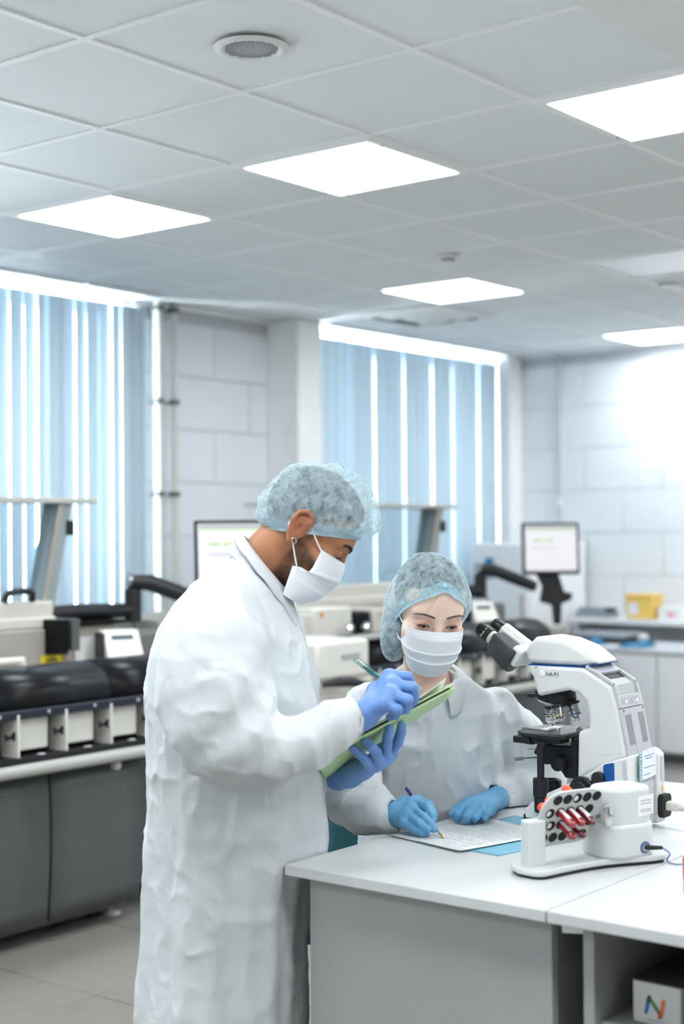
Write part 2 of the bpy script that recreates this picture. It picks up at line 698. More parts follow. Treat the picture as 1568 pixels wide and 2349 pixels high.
# windows
for k, (a, b) in enumerate(WIN):
    w = thing('window_%d' % (k + 1), ['unseen uncovered window added to let in daylight', 'tall window behind the wide blue vertical blind', 'tall window behind the far blue vertical blind'][k],
              None, ((a + b) / 2, Y1 + 0.20, SILL), kind='structure')
    fr = MB()
    n = 3
    for z in (SILL + 0.035, HEAD - 0.035):
        fr.box((a, Y1 + 0.17, z - 0.035), (b, Y1 + 0.23, z + 0.035))
    for i in range(n + 1):
        x = a + (b - a) * i / n
        fr.box((max(a, x - 0.035), Y1 + 0.17, SILL), (min(b, x + 0.035), Y1 + 0.23, HEAD))
    fr.build('window_frame', 'white_plastic', w, space='R')
    for i in range(n):
        x0, x1 = a + (b - a) * i / n + 0.02, a + (b - a) * (i + 1) / n - 0.02
        MB().box((x0, Y1 + 0.195, SILL + 0.05), (x1, Y1 + 0.201, HEAD - 0.05)).build('pane', 'window_glass', w, space='R', smooth=False)
    MB().box((a, Y1 - 0.10, SILL - 0.03), (b, Y1 + 0.17, SILL)).build('window_sill', 'white_plastic', w, space='R', bevel=0.006)

# vertical blinds: head rail, one slat object per slat
slat_w = 0.092
slat = None


def blind(x0, x1, yb, z0, z1, label, angle, pitch=0.083):
    global slat
    t = thing('vertical_blind', label, 'blind', (x0, yb, z0), group='blue vertical blinds')
    MB().box((x0 - 0.03, yb - 0.018, z1 + 0.004), (x1 + 0.03, yb + 0.018, z1 + 0.020)).build('head_rail', 'white_metal', t, space='R', bevel=0.004)
    n = int(round((x1 - x0) / pitch))
    for i in range(n + 1):
        x = x0 + (x1 - x0) * i / n
        if slat is None:
            m = MB().grid(lambda u, v: ((u - 0.5) * slat_w, 0.010 * (1 - (2 * u - 1) ** 2), (v - 1) * (z1 - z0)), 6, 5)
            o = m.build('slat', 'blind_cloth', t, angle=180)
            slat = (o, z1 - z0)
        else:
            o = slat[0].copy()
            COL.objects.link(o)
            o.parent = t
            o.scale = (1, 1, (z1 - z0) / slat[1])
        o.matrix_parent_inverse = Matrix()
        o.location = (x - x0, 0, z1 - z0)
        o.rotation_euler = (0, 0, math.radians(angle(i, n)))
    c = MB()
    c.tube([(x1 - 0.02, yb - 0.06, z1), (x1 - 0.02, yb - 0.062, z0 + 0.4)], 0.0015, 6)
    c.build('cord', 'white_plastic', t, space='R')
    return t


blind(3.30, 5.545, 5.765, 0.60, 2.640, 'wide blue vertical blind beside the wall pipes', lambda i, n: 6.5 + 8 * math.sin(i * 2.1) + 4 * math.sin(i * 5.3))
blind(7.02, 9.07, 5.765, 0.60, 2.635, 'blue vertical blind behind the standing person, next to the white column', lambda i, n: 2.4 + 4.2 * math.sin(i * 1.7 + 1))
rl = MB().box((4.75, 5.60, ZC - 0.045), (5.52, 5.64, ZC - 0.008))
single('curtain_track', MB().box((3.2, 5.60, ZC - 0.016), (5.02, 5.625, ZC)), 'white_metal', 'white ceiling track in front of the blind, longer piece', 'track', (4.1, 5.62, ZC), group=None, bevel=0.004)
single('curtain_track', MB().box((5.05, 5.60, ZC - 0.016), (5.56, 5.625, ZC)), 'white_metal', 'white ceiling track ending above the wall pipes, shorter piece', 'track', (5.3, 5.62, ZC), bevel=0.004)
single('curtain_track', MB().box((6.98, 5.60, ZC - 0.016), (9.08, 5.625, ZC)), 'white_metal', 'white ceiling track above the far blue blind', 'track', (8.0, 5.62, ZC), bevel=0.004)

# pipes on the window wall
for x, r, lab in ((5.70, 0.026, 'pale painted heating pipe on the wall, nearer the blind'), (5.825, 0.021, 'greenish grey heating pipe on the wall, nearer the column')):
    p = thing('wall_pipe', lab, 'pipe', (x, Y1 - 0.07, 0), group='heating pipes on the tiled wall')
    MB().tube([(x, Y1 - 0.07, 0.0), (x, Y1 - 0.07, 1.3), (x, Y1 - 0.07, ZC)], r, 14).build('pipe', 'pipe_paint', p, space='R')
    for z in (0.62, 1.13, 1.638, 2.145, 2.655):
        m = MB()
        m.lathe([(r + 0.002, -0.014), (r + 0.008, -0.014), (r + 0.008, 0.014), (r + 0.002, 0.014)], 14, (x, Y1 - 0.07, z))
        m.cyl((x, Y1 - 0.07 + r, z), (x, Y1 - 0.006, z), 0.006, n=8)
        m.box((x - 0.035, Y1 - 0.075, z - 0.012), (x - r, Y1 - 0.060, z + 0.012))
        m.build('clamp', 'clamp_steel', p, space='R')

# cable duct on the far wall
d = thing('cable_duct', 'grey vertical cable duct on the far tiled wall', 'duct', (X1 - 0.02, 5.34, 0.8))
MB().box((X1 - 0.03, 5.325, 0.85), (X1 - 0.0065, 5.357, ZC)).build('duct', 'grille_grey', d, space='R', bevel=0.003)
MB().box((X1 - 0.034, 5.322, 1.6), (X1 - 0.030, 5.36, 1.66)).build('joint_cover', 'white_plastic', d, space='R')

# ceiling: slab, one object per tile, bars of the grid
ceil = struct('ceiling', MB().box((X0, Y0, ZC + 0.06), (X1 + 0.1, Y1 + 0.1, ZC + 0.16)), 'ceiling_void', smooth=False)
setp(ceil, 'suspended ceiling of square white tiles in a visible grid')
LAMPS = {(-3, 2): 1, (-1, 2): 1, (1, 2): 1, (-3, 6): 1, (-1, 6): 0, (1, 6): 1, (-3, 10): 1, (-1, 10): 0, (1, 10): 1,
         (3, 6): 1, (3, 2): 1, (3, 10): 1, (5, 2): 1, (5, 6): 1, (-3, -2): 1, (-1, -2): 1, (1, -2): 1, (3, -2): 1, (5, -2): 1,
         (-3, -6): 1, (-1, -6): 1, (1, -6): 1, (7, 2): 1, (7, 6): 1, (7, -2): 1}
ct = MB()
ct.box((-0.2985, -0.2985, 0.003), (0.2985, 0.2985, 0.018))
tile_o = None
for i in range(-6, 11):
    for j in range(-9, 12):
        xa, xb = GX + 0.6 * j, GX + 0.6 * (j + 1)
        ya, yb = GY - 0.6 * (i + 1), GY - 0.6 * i
        if (i, j) in LAMPS:
            continue
        if i >= 2 and j <= 2:      # plasterboard area
            continue
        xa, xb, ya, yb = max(xa, X0), min(xb, X1), max(ya, Y0), min(yb, Y1)
        if xb - xa < 0.03 or yb - ya < 0.03:
            continue
        if tile_o is None:
            tile_o = o = ct.build('tile', 'ceiling_tile', ceil, bevel=0.0015, seg=1)
        else:
            o = tile_o.copy()
            COL.objects.link(o)
        o.location = ((xa + xb) / 2, (ya + yb) / 2, ZC)
        o.scale = ((xb - xa) / 0.6, (yb - ya) / 0.6, 1)
bars = []
for j in range(-8, 12):
    x = GX + 0.6 * j
    if X0 < x < X1:
        bars.append(((x - 0.012, (Y0 if j > 2 else GY - 1.2), ZC - 0.002), (x + 0.012, Y1, ZC + 0.03)))
for i in range(-5, 11):
    y = GY - 0.6 * i
    if Y0 < y < Y1:
        bars.append(((X0 if i <= 2 else GX + 1.8, y - 0.012, ZC - 0.0022), (X1, y + 0.012, ZC + 0.03)))
for lo, hi in bars:
    MB().box(lo, hi).build('grid_bar', 'ceiling_bar', ceil, smooth=False)
pb = MB().box((X0, Y0, ZC - 0.012), (GX + 1.8 - 0.02, GY - 1.2 + 0.085, ZC + 0.01)).build('plasterboard', 'plaster', ceil, bevel=0.004)
tr_w = struct('trim_1', MB().box((5.56, Y1 - 0.03, ZC - 0.02), (6.68, Y1 - 0.007, ZC - 0.001)), 'ceiling_bar', smooth=False)
tr_r = struct('trim_2', MB().box((X1 - 0.03, Y0, ZC - 0.02), (X1 - 0.007, 5.66, ZC - 0.001)), 'ceiling_bar', smooth=False)

# lamps
WHERE = {(-3, 2): 'square ceiling light panel nearest the wide blue blind', (-1, 2): 'square ceiling light panel straight above the standing person',
         (1, 2): 'square ceiling light panel cut by the picture edge, with a small red mark', (-3, 6): 'square ceiling light panel beside the ceiling air vent',
         (-1, 6): 'unlit square ceiling light panel next to the round spotlight', (-3, 10): 'square ceiling light panel closest to the far tiled wall'}
lamp_parts = None
for (i, j), on in LAMPS.items():
    x, y = GX + 0.6 * j + 0.3, GY - 0.6 * i - 0.3
    lab = WHERE.get((i, j), 'unseen square ceiling light panel added to the lamp grid')  # panels outside the view are added, nearly all lit, to brighten the room
    t = thing('ceiling_light', lab, 'ceiling light', (x, y, ZC - (0.0125 if i >= 2 and j <= 2 else 0.0)), group='square ceiling light panels')
    if lamp_parts is None:
        f = MB()
        for sx, sy, ex_, ey_ in ((-0.288, -0.288, 0.288, -0.266), (-0.288, 0.266, 0.288, 0.288), (-0.288, -0.266, -0.266, 0.266), (0.266, -0.266, 0.288, 0.266)):
            f.box((sx, sy, -0.010), (ex_, ey_, 0.02))
        fo = f.build('frame', 'ceiling_bar', t)
        do = MB().box((-0.266, -0.266, -0.005), (0.266, 0.266, 0.012)).build('diffuser', 'lamp_glow', t, smooth=False)
        so = MB().cyl((-0.2, -0.277, -0.0135), (-0.2, -0.277, -0.010), 0.006, n=10).build('screw', 'clamp_steel', t)
        s2 = MB().cyl((0.2, 0.277, -0.0135), (0.2, 0.277, -0.010), 0.006, n=10).build('screw', 'clamp_steel', t)
        lamp_parts = (fo, do, so, s2)
    else:
        for p in lamp_parts:
            c = p.copy()
            COL.objects.link(c)
            c.parent = t
            if not on and p is lamp_parts[1]:
                c.data = c.data.copy()
                c.data.materials.clear()
                c.data.materials.append(MATS['lamp_off'])
    if (i, j) == (1, 2):
        mat('red_mark', srgb(205, 90, 80), 0.5, emit=srgb(225, 110, 95), estr=0.5)
        MB().cyl((0.0, 0.02, -0.007), (0.0, 0.02, -0.0045), 0.010, n=12).build('indicator', 'red_mark', t)

# round loudspeaker in the ceiling
s = thing('ceiling_speaker', 'round white ceiling loudspeaker with fine grille', 'speaker', (2.852, 2.545, ZC - 0.007))
MB().lathe([(0.072, 0.0), (0.072, -0.003), (0.078, -0.008), (0.088, -0.008), (0.097, -0.003), (0.098, 0.0)], 48).build('rim', 'white_plastic', s)
g = MB().lathe([(0.0, -0.006), (0.04, -0.0055), (0.072, -0.003), (0.072, 0.0)], 40).build('grille', 'grille_grey', s)
dots = MB()
for a in range(-9, 10):
    for b in range(-9, 10):
        if a * a + b * b < 84:
            dots.cyl((a * 0.0075, b * 0.0075, -0.0068), (a * 0.0075, b * 0.0075, -0.004), 0.0018, n=5)
o = dots.build('perforation', 'grille_dot', g, smooth=False)
o['kind'] = 'stuff'

# smoke detector, spotlight, air vents
s = thing('smoke_detector', 'small white smoke detector on the ceiling', 'detector', (5.60, 3.80, ZC - 0.006))
MB().lathe([(0.052, 0), (0.052, -0.012), (0.046, -0.016), (0.0, -0.016)], 28).build('base', 'white_plastic', s)
MB().lathe([(0.030, -0.016), (0.030, -0.026)], 24).build('sensor_slot', 'dark_gap', s)
MB().lathe([(0.038, -0.026), (0.036, -0.038), (0.022, -0.043), (0.0, -0.043)], 28).build('cap', 'white_plastic', s)
s = thing('ceiling_spotlight', 'small round recessed spotlight in the ceiling', 'spotlight', (7.04, 3.40, ZC - 0.006))
MB().lathe([(0.042, 0.0), (0.042, -0.004), (0.055, -0.006), (0.058, 0.0)], 28).build('rim', 'white_metal', s)
MB().lathe([(0.042, 0.0), (0.042, -0.002), (0.0, -0.003)], 24).build('lens', 'lamp_off', s)


def vent(x, y, label):
    v = thing('air_vent', label, 'air vent', (x, y, ZC - 0.007))
    for k, (a, z) in enumerate(((0.285, 0.0), (0.20, -0.012), (0.12, -0.020))):
        m = MB()
        b = a - 0.05
        m.add([(-a, -a, z), (a, -a, z), (a, a, z), (-a, a, z), (-b, -b, z - 0.022), (b, -b, z - 0.022), (b, b, z - 0.022), (-b, b, z - 0.022)],
              [(0, 1, 5, 4), (1, 2, 6, 5), (2, 3, 7, 6), (3, 0, 4, 7)])
        m.build('louvre', 'white_metal', v, solid=0.002, smooth=False)
    MB().box((-0.06, -0.06, -0.045), (0.06, 0.06, -0.040)).build('centre_plate', 'white_metal', v)
    MB().box((-0.27, -0.27, -0.003), (0.27, 0.27, 0.0)).build('shadow_box', 'dark_gap', v)
    return v


vent(GX + 0.6 * 7.5, GY + 0.6 * 3.5, 'square louvred ceiling air vent between the light panels')

# ================================================================== LABORATORY MACHINES AND BACKGROUND
mat('panel_grey', srgb(84, 87, 87), 0.45, var=0.02)
mat('panel_grey_light', srgb(104, 107, 106), 0.45)
mat('machine_beige', srgb(205, 202, 194), 0.45)
mat('machine_cream', srgb(222, 221, 214), 0.4)
mat('machine_taupe', srgb(160, 155, 148), 0.5)
mat('gloss_black', srgb(16, 18, 21), 0.30, spec=0.18)
mat('soft_black', srgb(26, 28, 31), 0.45)
mat('blue_black', srgb(34, 40, 54), 0.35)
mat('rail_grey', srgb(178, 180, 174), 0.35)
mat('hood_grey', srgb(150, 163, 166), 0.35)
mat('sticker_yellow', srgb(216, 198, 40), 0.5)
mat('sticker_white', srgb(232, 234, 233), 0.5)
mat('print_dark', srgb(60, 62, 66), 0.6)
mat('print_grey', srgb(166, 170, 176), 0.6)
mat('orange_dot', srgb(220, 150, 50), 0.5)
mat('chrome', srgb(215, 217, 220), 0.12, metal=1.0)
mat('steel', srgb(150, 152, 154), 0.3, metal=0.9)
mat('rubber', srgb(22, 22, 23), 0.6)
mat('screen_face', srgb(190, 188, 193), 0.3, emit=srgb(222, 218, 224), estr=0.28)
mat('screen_green', srgb(150, 180, 110), 0.4, emit=srgb(165, 195, 120), estr=0.22)
mat('screen_line', srgb(130, 135, 140), 0.4, emit=srgb(150, 152, 156), estr=0.15)
mat('lcd_dark', srgb(52, 74, 84), 0.3)
pane_glass('hood_glass', (0.86, 0.91, 0.93, 1), 0.10)

AN_W = 2.64


def analyzer_proto():
    """a floor-standing clinical analyzer, local x 0..AN_W, front at y = 0, z from the floor"""
    t = thing('clinical_analyzer', 'long grey and black sample analyzer with open glass hood beside the wide blind', 'analyzer', (1.80, 4.0, 0),
              group='clinical analyzers in a row by the windows')
    P = lambda nm, mb, m, par=t, **k: mb.build(nm, m, par, **k)
    # body behind the front
    P('body', MB().box((0.0, 0.10, 0.10), (AN_W, 1.0, 0.80)), 'panel_grey', bevel=0.01)
    P('deck', MB().box((0.0, 0.06, 0.80), (AN_W, 1.0, 0.90)), 'machine_taupe', bevel=0.006)
    # lower front panels, slightly bowed
    for a, b in ((0.02, 0.62), (0.63, 1.595), (1.61, 2.035)):
        m = MB()

        def fn(u, v, a=a, b=b):
            return (a + (b - a) * u, 0.03 - 0.035 * math.sin(math.pi * min(1, 0.15 + 0.6 * v)), 0.075 + 0.52 * v)
        m.grid(fn, 5, 9)
        P('front_panel', m, 'panel_grey', solid=0.02)
    P('recess', MB().box((1.590, 0.02, 0.42), (1.618, 0.12, 0.61)), 'gloss_black')
    P('side_panel', MB().box((2.06, 0.12, 0.09), (AN_W - 0.02, 0.16, 0.62)), 'panel_grey_light')
    P('plinth', MB().box((0.03, 0.10, 0.035), (2.06, 0.16, 0.085)), 'panel_grey_light')
    for x in (0.35, 1.78, 1.95, 2.5):
        c = P('caster', MB().tube([(x - 0.018, 0.17, 0.038), (x + 0.018, 0.17, 0.038)], 0.038, 18), 'rubber')
        P('fork', MB().box((x - 0.028, 0.15, 0.035), (x + 0.028, 0.19, 0.11)), 'machine_cream', c)
    P('levelling_foot', MB().lathe([(0.035, 0), (0.035, 0.008), (0.01, 0.015), (0.01, 0.10)], 16, (2.02, 0.14, 0)), 'machine_cream')
    # shelf, rail and the row of sample racks
    P('rack_shelf', MB().box((0.0, -0.06, 0.655), (2.30, 0.12, 0.672)), 'soft_black')
    P('rail', MB().tube([(0.0, -0.075, 0.632), (2.32, -0.075, 0.632)], 0.022, 14), 'rail_grey')
    P('knob', MB().lathe([(0.017, 0), (0.017, 0.02), (0.012, 0.026), (0.0, 0.026)], 16, (1.905, -0.005, 0.585), (0, -1, 0)), 'machine_cream')
    rack = None
    for k in range(10):
        x = 0.395 + 0.2105 * (k - 1) - 0.01
        if rack is None:
            m = MB().box((0, 0, 0), (0.155, 0.10, 0.115))
            rack = P('sample_rack', m, 'machine_cream', bevel=0.006)
            cl = P('fin', MB().box((-0.012, -0.042, -0.022), (-0.002, 0.05, 0.13)), 'machine_cream', rack, bevel=0.003)
            bt = P('catch', MB().add([(-0.052, -0.03, 0.045), (-0.052, -0.03, 0.07), (-0.03, -0.03, 0.056), (-0.012, -0.03, 0.072), (-0.012, -0.03, 0.042), (-0.03, -0.03, 0.052),
                                      (-0.052, -0.02, 0.045), (-0.052, -0.02, 0.07), (-0.03, -0.02, 0.056), (-0.012, -0.02, 0.072), (-0.012, -0.02, 0.042), (-0.03, -0.02, 0.052)],
                                     [(0, 1, 2, 3, 4, 5), (11, 10, 9, 8, 7, 6), (0, 6, 7, 1), (1, 7, 8, 2), (2, 8, 9, 3), (3, 9, 10, 4), (4, 10, 11, 5), (5, 11, 6, 0)]),
                   'soft_black', rack)
            tg = P('tag', MB().box((0.078, -0.044, -0.012), (0.104, -0.03, -0.0105)).box((0.083, -0.052, -0.012), (0.099, -0.044, -0.0105)), 'sticker_white', rack)
            kids = [cl, bt, tg]
            rack.location = (x, -0.012, 0.687)
        else:
            r = rack.copy()
            COL.objects.link(r)
            r.location = (x, -0.012, 0.687)
            for c in kids:
                d = c.copy()
                COL.objects.link(d)
                d.parent = r
    # black curved cover with the blue-black lower bar
    for a, b in ((0.0, 0.62), (0.625, 1.24), (1.245, 1.86), (1.865, 2.32)):
        m = MB()

        def fn(u, v, a=a, b=b):
            th = v * math.pi * 0.5
            return (a + (b - a) * u, -0.035 + 0.16 * (1 - math.cos(th)) ** 1.3, 0.828 + 0.128 * math.sin(th) ** 0.9)
        m.grid(fn, 3, 12)
        P('cover', m, 'gloss_black', solid=0.012)
    bar = P('cover_bar', MB().box((0.0, -0.05, 0.800), (2.32, -0.005, 0.832)), 'blue_black', bevel=0.006)
    for k in range(10):
        P('rivet', MB().lathe([(0.007, 0), (0.006, 0.003), (0, 0.004)], 10, (0.30 + 0.2105 * k, -0.05, 0.817), (0, -1, 0)), 'rail_grey', bar)
    # inside housing behind the cover
    P('rear_housing', MB().box((0.0, 0.52, 0.88), (2.40, 1.0, 1.055)), 'machine_taupe', bevel=0.008)
    P('end_housing', MB().box((2.42, 0.44, 0.84), (AN_W, 0.98, 1.02)), 'panel_grey_light', bevel=0.02)
    P('housing_gap', MB().box((2.20, 0.50, 1.056), (2.44, 0.9, 1.072)), 'gloss_black')
    P('label_sheet', MB().box((2.18, 0.512, 0.915), (2.30, 0.519, 1.01)), 'sticker_white')
    P('grab_bar', MB().tube(smooth_path([(1.0, 0.47, 0.945), (1.80, 0.47, 0.945), (1.86, 0.47, 0.94), (1.878, 0.47, 0.925), (1.882, 0.47, 0.89)], 5), 0.014, 10), 'machine_cream')
    w = P('warning_sticker', MB().box((2.005, 0.512, 0.893), (2.115, 0.5185, 0.95)), 'sticker_yellow')
    P('warning_text', MB().box((2.025, 0.5105, 0.912), (2.092, 0.5120, 0.920)).box((2.03, 0.5105, 0.926), (2.086, 0.5120, 0.934)), 'print_dark', w)
    # open hood: frame, side plate, glass
    P('hood_beam', MB().box((0.85, 0.55, 1.085), (2.10, 0.66, 1.16)).box((0.85, 0.53, 1.055), (2.10, 0.55, 1.10)), 'machine_beige', bevel=0.008)
    P('hood_top', MB().box((0.80, 0.55, 1.548), (2.34, 0.76, 1.572)), 'rail_grey', bevel=0.004)
    m = MB()
    m.add([(2.07, 0.60, 1.05), (2.13, 0.60, 1.05), (2.13, 0.70, 1.05), (2.07, 0.70, 1.05), (2.16, 0.57, 1.55), (2.22, 0.57, 1.55), (2.22, 0.68, 1.55), (2.16, 0.68, 1.55)],
          [(0, 3, 2, 1), (4, 5, 6, 7), (0, 1, 5, 4), (1, 2, 6, 5), (2, 3, 7, 6), (3, 0, 4, 7)])
    sp = P('hood_side', m, 'hood_grey', bevel=0.004)
    P('hood_slot', MB().box((2.19, 0.565, 1.42), (2.225, 0.60, 1.48)), 'soft_black', sp)
    m = MB()
    m.beam((2.065, 0.595, 1.05), (2.152, 0.565, 1.545), 0.014, 0.02)
    P('hood_edge', m, 'machine_taupe', sp)
    m = MB()
    m.add([(0.86, 0.64, 1.16), (2.07, 0.64, 1.16), (2.16, 0.62, 1.548), (0.86, 0.62, 1.548)], [(0, 1, 2, 3)])
    P('hood_glass', m, 'hood_glass', solid=0.004, smooth=False)
    P('hood_grip', MB().tube(smooth_path([(1.86, 0.56, 1.165), (1.88, 0.545, 1.20), (1.98, 0.545, 1.20), (2.00, 0.56, 1.165)], 4), 0.013, 10), 'soft_black')
    P('hinge_column', MB().box((2.03, 0.44, 0.955), (2.08, 0.56, 1.09)), 'gloss_black')
    P('hinge_column', MB().box((2.10, 0.44, 0.965), (2.14, 0.56, 1.09)), 'panel_grey')
    # dispensing modules on the deck under the hood
    P('front_module', MB().box((0.30, -0.10, 0.80), (0.66, 0.34, 0.965)), 'machine_cream', bevel=0.018)
    P('module_skirt', MB().box((0.30, -0.09, 0.46), (0.70, 0.10, 0.80)), 'machine_beige', bevel=0.01)
    P('module_slot', MB().box((0.46, -0.106, 0.885), (0.585, -0.099, 0.905)), 'print_grey')
    P('tray_handle', MB().tube(smooth_path([(0.31, -0.12, 0.79), (0.40, -0.16, 0.80), (0.50, -0.17, 0.785), (0.56, -0.17, 0.78)], 4), [0.012, 0.014, 0.018, 0.022, 0.024, 0.024, 0.022, 0.02, 0.016, 0.012, 0.008, 0.006, 0.005], 8), 'soft_black')
    for x, y, w_, h_, mt in ((0.55, 0.42, 0.22, 0.12, 'machine_beige'), (0.80, 0.45, 0.30, 0.14, 'machine_cream'), (1.14, 0.46, 0.12, 0.11, 'gloss_black'), (1.28, 0.46, 0.10, 0.12, 'machine_beige')):
        b = P('pipetting_module', MB().box((x, y - 0.11, 0.92), (x + w_, y + 0.05, 0.93 + h_)), mt, bevel=0.01)
        if mt != 'gloss_black':
            P('indicator', MB().lathe([(0.016, 0), (0.0, 0.001)], 12, (x + 0.07, y - 0.111, 0.90 + h_), (0, -1, 0)), 'orange_dot', b)
    for x in (0.62, 1.02, 1.15):
        P('reagent_cap', MB().lathe([(0.024, 0), (0.024, 0.02), (0.014, 0.03), (0, 0.03)], 18, (x, 0.30, 0.965), (0, -0.7, 0.7)), 'chrome')
    P('cover_edge', MB().box((0.68, -0.03, 0.95), (1.05, 0.02, 0.968)), 'rail_grey', bevel=0.003)
    return t


def copy_tree(o, parent=None):
    c = o.copy()
    COL.objects.link(c)
    if parent is not None:
        c.parent = parent
    for ch in list(o.children):
        copy_tree(ch, c)
    return c


an1 = analyzer_proto()
an2 = copy_tree(an1)
an2.location = (1.80 + 2.66, 4.0, 0)
an2['label'] = 'long sample analyzer with open hood standing between the two people in the background'


def label_printer():
    t = thing('label_printer', 'small white desktop label printer on the analyzer near the dark rail', 'printer', (4.13, 4.42, 0.902), rz=math.radians(-25),
              group='label printers on the analyzers')
    m = MB()
    prof = [(-0.05, 0.0), (0.09, 0.0), (0.10, 0.03), (0.02, 0.135), (-0.045, 0.135)]
    m.prism([(-p[0], p[1]) for p in prof], (0, 0, 0), (0, 1, 0), (0, 0, 1), (1, 0, 0), -0.075, 0.075)
    b = m.build('case', 'machine_cream', t, bevel=0.008)
    m = MB()
    n = np.array([0, -0.105, 0.08])
    n /= np.linalg.norm(n)
    e = np.array([0, 0.08, 0.105])
    e /= np.linalg.norm(e)
    c = np.array([0, -0.045, 0.104]) + n * 0.002
    m.prism([(-0.045, -0.006), (0.045, -0.006), (0.045, 0.012), (-0.045, 0.012)], c, (1, 0, 0), e, n, -0.001, 0.001)
    m.build('display', 'lcd_dark', t)
    MB().box((-0.085, -0.05, 0.0), (-0.076, 0.05, 0.125)).build('side_cheek', 'soft_black', t)
    MB().tube(smooth_path([(0.078, 0.0, 0.0), (0.09, 0.02, 0.06), (0.07, 0.03, 0.16)], 5), 0.004, 6).build('cable', 'soft_black', t)
    return t


lp = label_printer()
lp2 = copy_tree(lp)
lp2.location = (4.13 + 2.66, 4.42, 0.902)
lp2['label'] = 'small white label printer on the far analyzer, beside the blue hair net'
lp['label'] = 'small white label printer on the near analyzer, behind the standing person'


def monitor():
    """flat screen on a jointed black arm; local origin under the arm's elbow"""
    t = thing('monitor', 'flat screen on a black jointed arm behind the head of the standing person', 'monitor', (4.38, 4.60, 1.055), group='flat screens on jointed arms')
    P = lambda nm, mb, m, par=t, **k: mb.build(nm, m, par, **k)
    P('arm_lower', MB().tube([(-0.60, 0.03, 0.045), (-0.3, 0.02, 0.050), (-0.02, 0, 0.045)], [0.030, 0.034, 0.030], 14), 'soft_black')
    P('elbow', MB().lathe([(0.032, -0.045), (0.036, -0.04), (0.036, 0.09), (0.022, 0.10), (0.022, 0.15)], 18, (0.0, 0, 0.04)), 'soft_black')
    P('arm_upper', MB().tube([(-0.01, 0.0, 0.165), (0.06, -0.04, 0.160), (0.22, -0.15, 0.085), (0.28, -0.19, 0.055)], [0.030, 0.036, 0.034, 0.03], 14), 'soft_black')
    P('elbow_cap', MB().lathe([(0.034, -0.012), (0.034, 0.0), (0.0, 0.006)], 16, (-0.02, 0.01, 0.170), (-0.8, 0.45, 0.1)), 'steel')
    vx = r2f((1, 0, 0))
    # the screen stands square to the viewing direction
    e = f2r((1, 0, 0))
    n = f2r((0, -1, 0))
    up = np.array([0, 0, 1.0])
    c = np.array([0.305, -0.21, 0.275]) + 0.065 * e
    b = MB()
    b.prism([(-0.165, -0.150), (0.165, -0.150), (0.160, 0.150), (-0.170, 0.150)], c, e, up, n, -0.02, 0.012)
    P('screen_case', b, 'soft_black', bevel=0.008)
    s = MB()
    s.prism([(-0.148, -0.128), (0.148, -0.128), (0.144, 0.134), (-0.152, 0.134)], c, e, up, n, 0.0105, 0.0135)
    sc = P('screen', s, 'screen_face', smooth=False)

    def rect(x0, z0, x1, z1, mt, nm):
        m = MB()
        m.prism([(x0, z0), (x1, z0), (x1, z1), (x0, z1)], c, e, up, n, 0.0136, 0.0145)
        P(nm, m, mt, sc, smooth=False)
    rect(-0.146, 0.118, 0.140, 0.128, 'screen_line', 'menu_bar')
    rect(-0.146, 0.106, 0.140, 0.113, 'screen_green', 'tool_bar')
    rect(-0.105, 0.040, -0.055, 0.052, 'screen_green', 'field')
    rect(-0.040, 0.040, 0.010, 0.052, 'screen_green', 'field')
    rect(-0.105, 0.0, 0.03, 0.004, 'screen_line', 'text_line')
    P('pivot', MB().tube([c + n * -0.02, c + n * -0.07], 0.03, 14), 'soft_black')
    m = MB()
    q = c + n * -0.06
    m.prism([(-0.08, -0.15), (-0.045, -0.22), (-0.055, -0.28), (-0.06, -0.31), (0.01, -0.33), (0.02, -0.44), (0.06, -0.44), (0.065, -0.32), (0.12, -0.30), (0.13, -0.26), (0.08, -0.25), (0.05, -0.15), (0.05, 0.04), (-0.05, 0.04)],
            q, e, up, n, -0.025, 0.025)
    P('tilt_bracket', m, 'soft_black', bevel=0.006)
    return t


mo1 = monitor()
mo2 = copy_tree(mo1)
mo2.location = (4.38 + 2.70, 4.60, 1.045)
mo2['label'] = 'flat screen on a black jointed arm standing free near the far wall'

# ------------------------------------------------------------------ end of the room
mat('sharps_yellow', srgb(240, 200, 105), 0.45)
mat('cab_white', srgb(236, 238, 241), 0.35)
mat('cab_edge', srgb(205, 209, 214), 0.4)
mat('teal_blue', srgb(20, 110, 150), 0.5)
mat('pink_print', srgb(225, 130, 165), 0.5)
mat('tray_grey', srgb(140, 148, 156), 0.4)
cabs = []
for k, (a, b) in enumerate(((4.10, 4.70), (3.495, 4.095), (2.89, 3.49))):
    t = thing('base_cabinet', ['white base cabinet directly behind the microscope head', 'white base cabinet at the picture edge behind the microscope', 'white base cabinet beyond the picture edge'][k], 'cabinet', (8.55, (a + b) / 2, 0),
              group='white base cabinets along the far wall')
    MB().box((8.285, a, 0.06), (8.90, b, 0.665)).build('body', 'cab_white', t, space='R', bevel=0.003)
    MB().box((8.31, a, 0.0), (8.88, b, 0.06)).build('plinth', 'panel_grey', t, space='R')
    for q, s in (((a + b) / 2 - 0.299, 1), ((a + b) / 2 + 0.001, -1)):
        d = MB().box((8.265, q + 0.002, 0.075), (8.284, q + 0.296, 0.66)).build('door', 'cab_white', t, space='R', bevel=0.002)
        y = q + 0.298 - 0.04 if s > 0 else q + 0.04
        MB().tube(smooth_path([(8.266, y, 0.60), (8.245, y, 0.595), (8.245, y, 0.50), (8.266, y, 0.495)], 4), 0.004, 8).build('handle', 'steel', d, space='R')
single('cabinet_worktop', MB().box((8.25, 2.88, 0.666), (8.90, 4.72, 0.690)), 'cab_edge', 'pale worktop on the row of white base cabinets', 'worktop', (8.55, 3.8, 0.666), bevel=0.003)
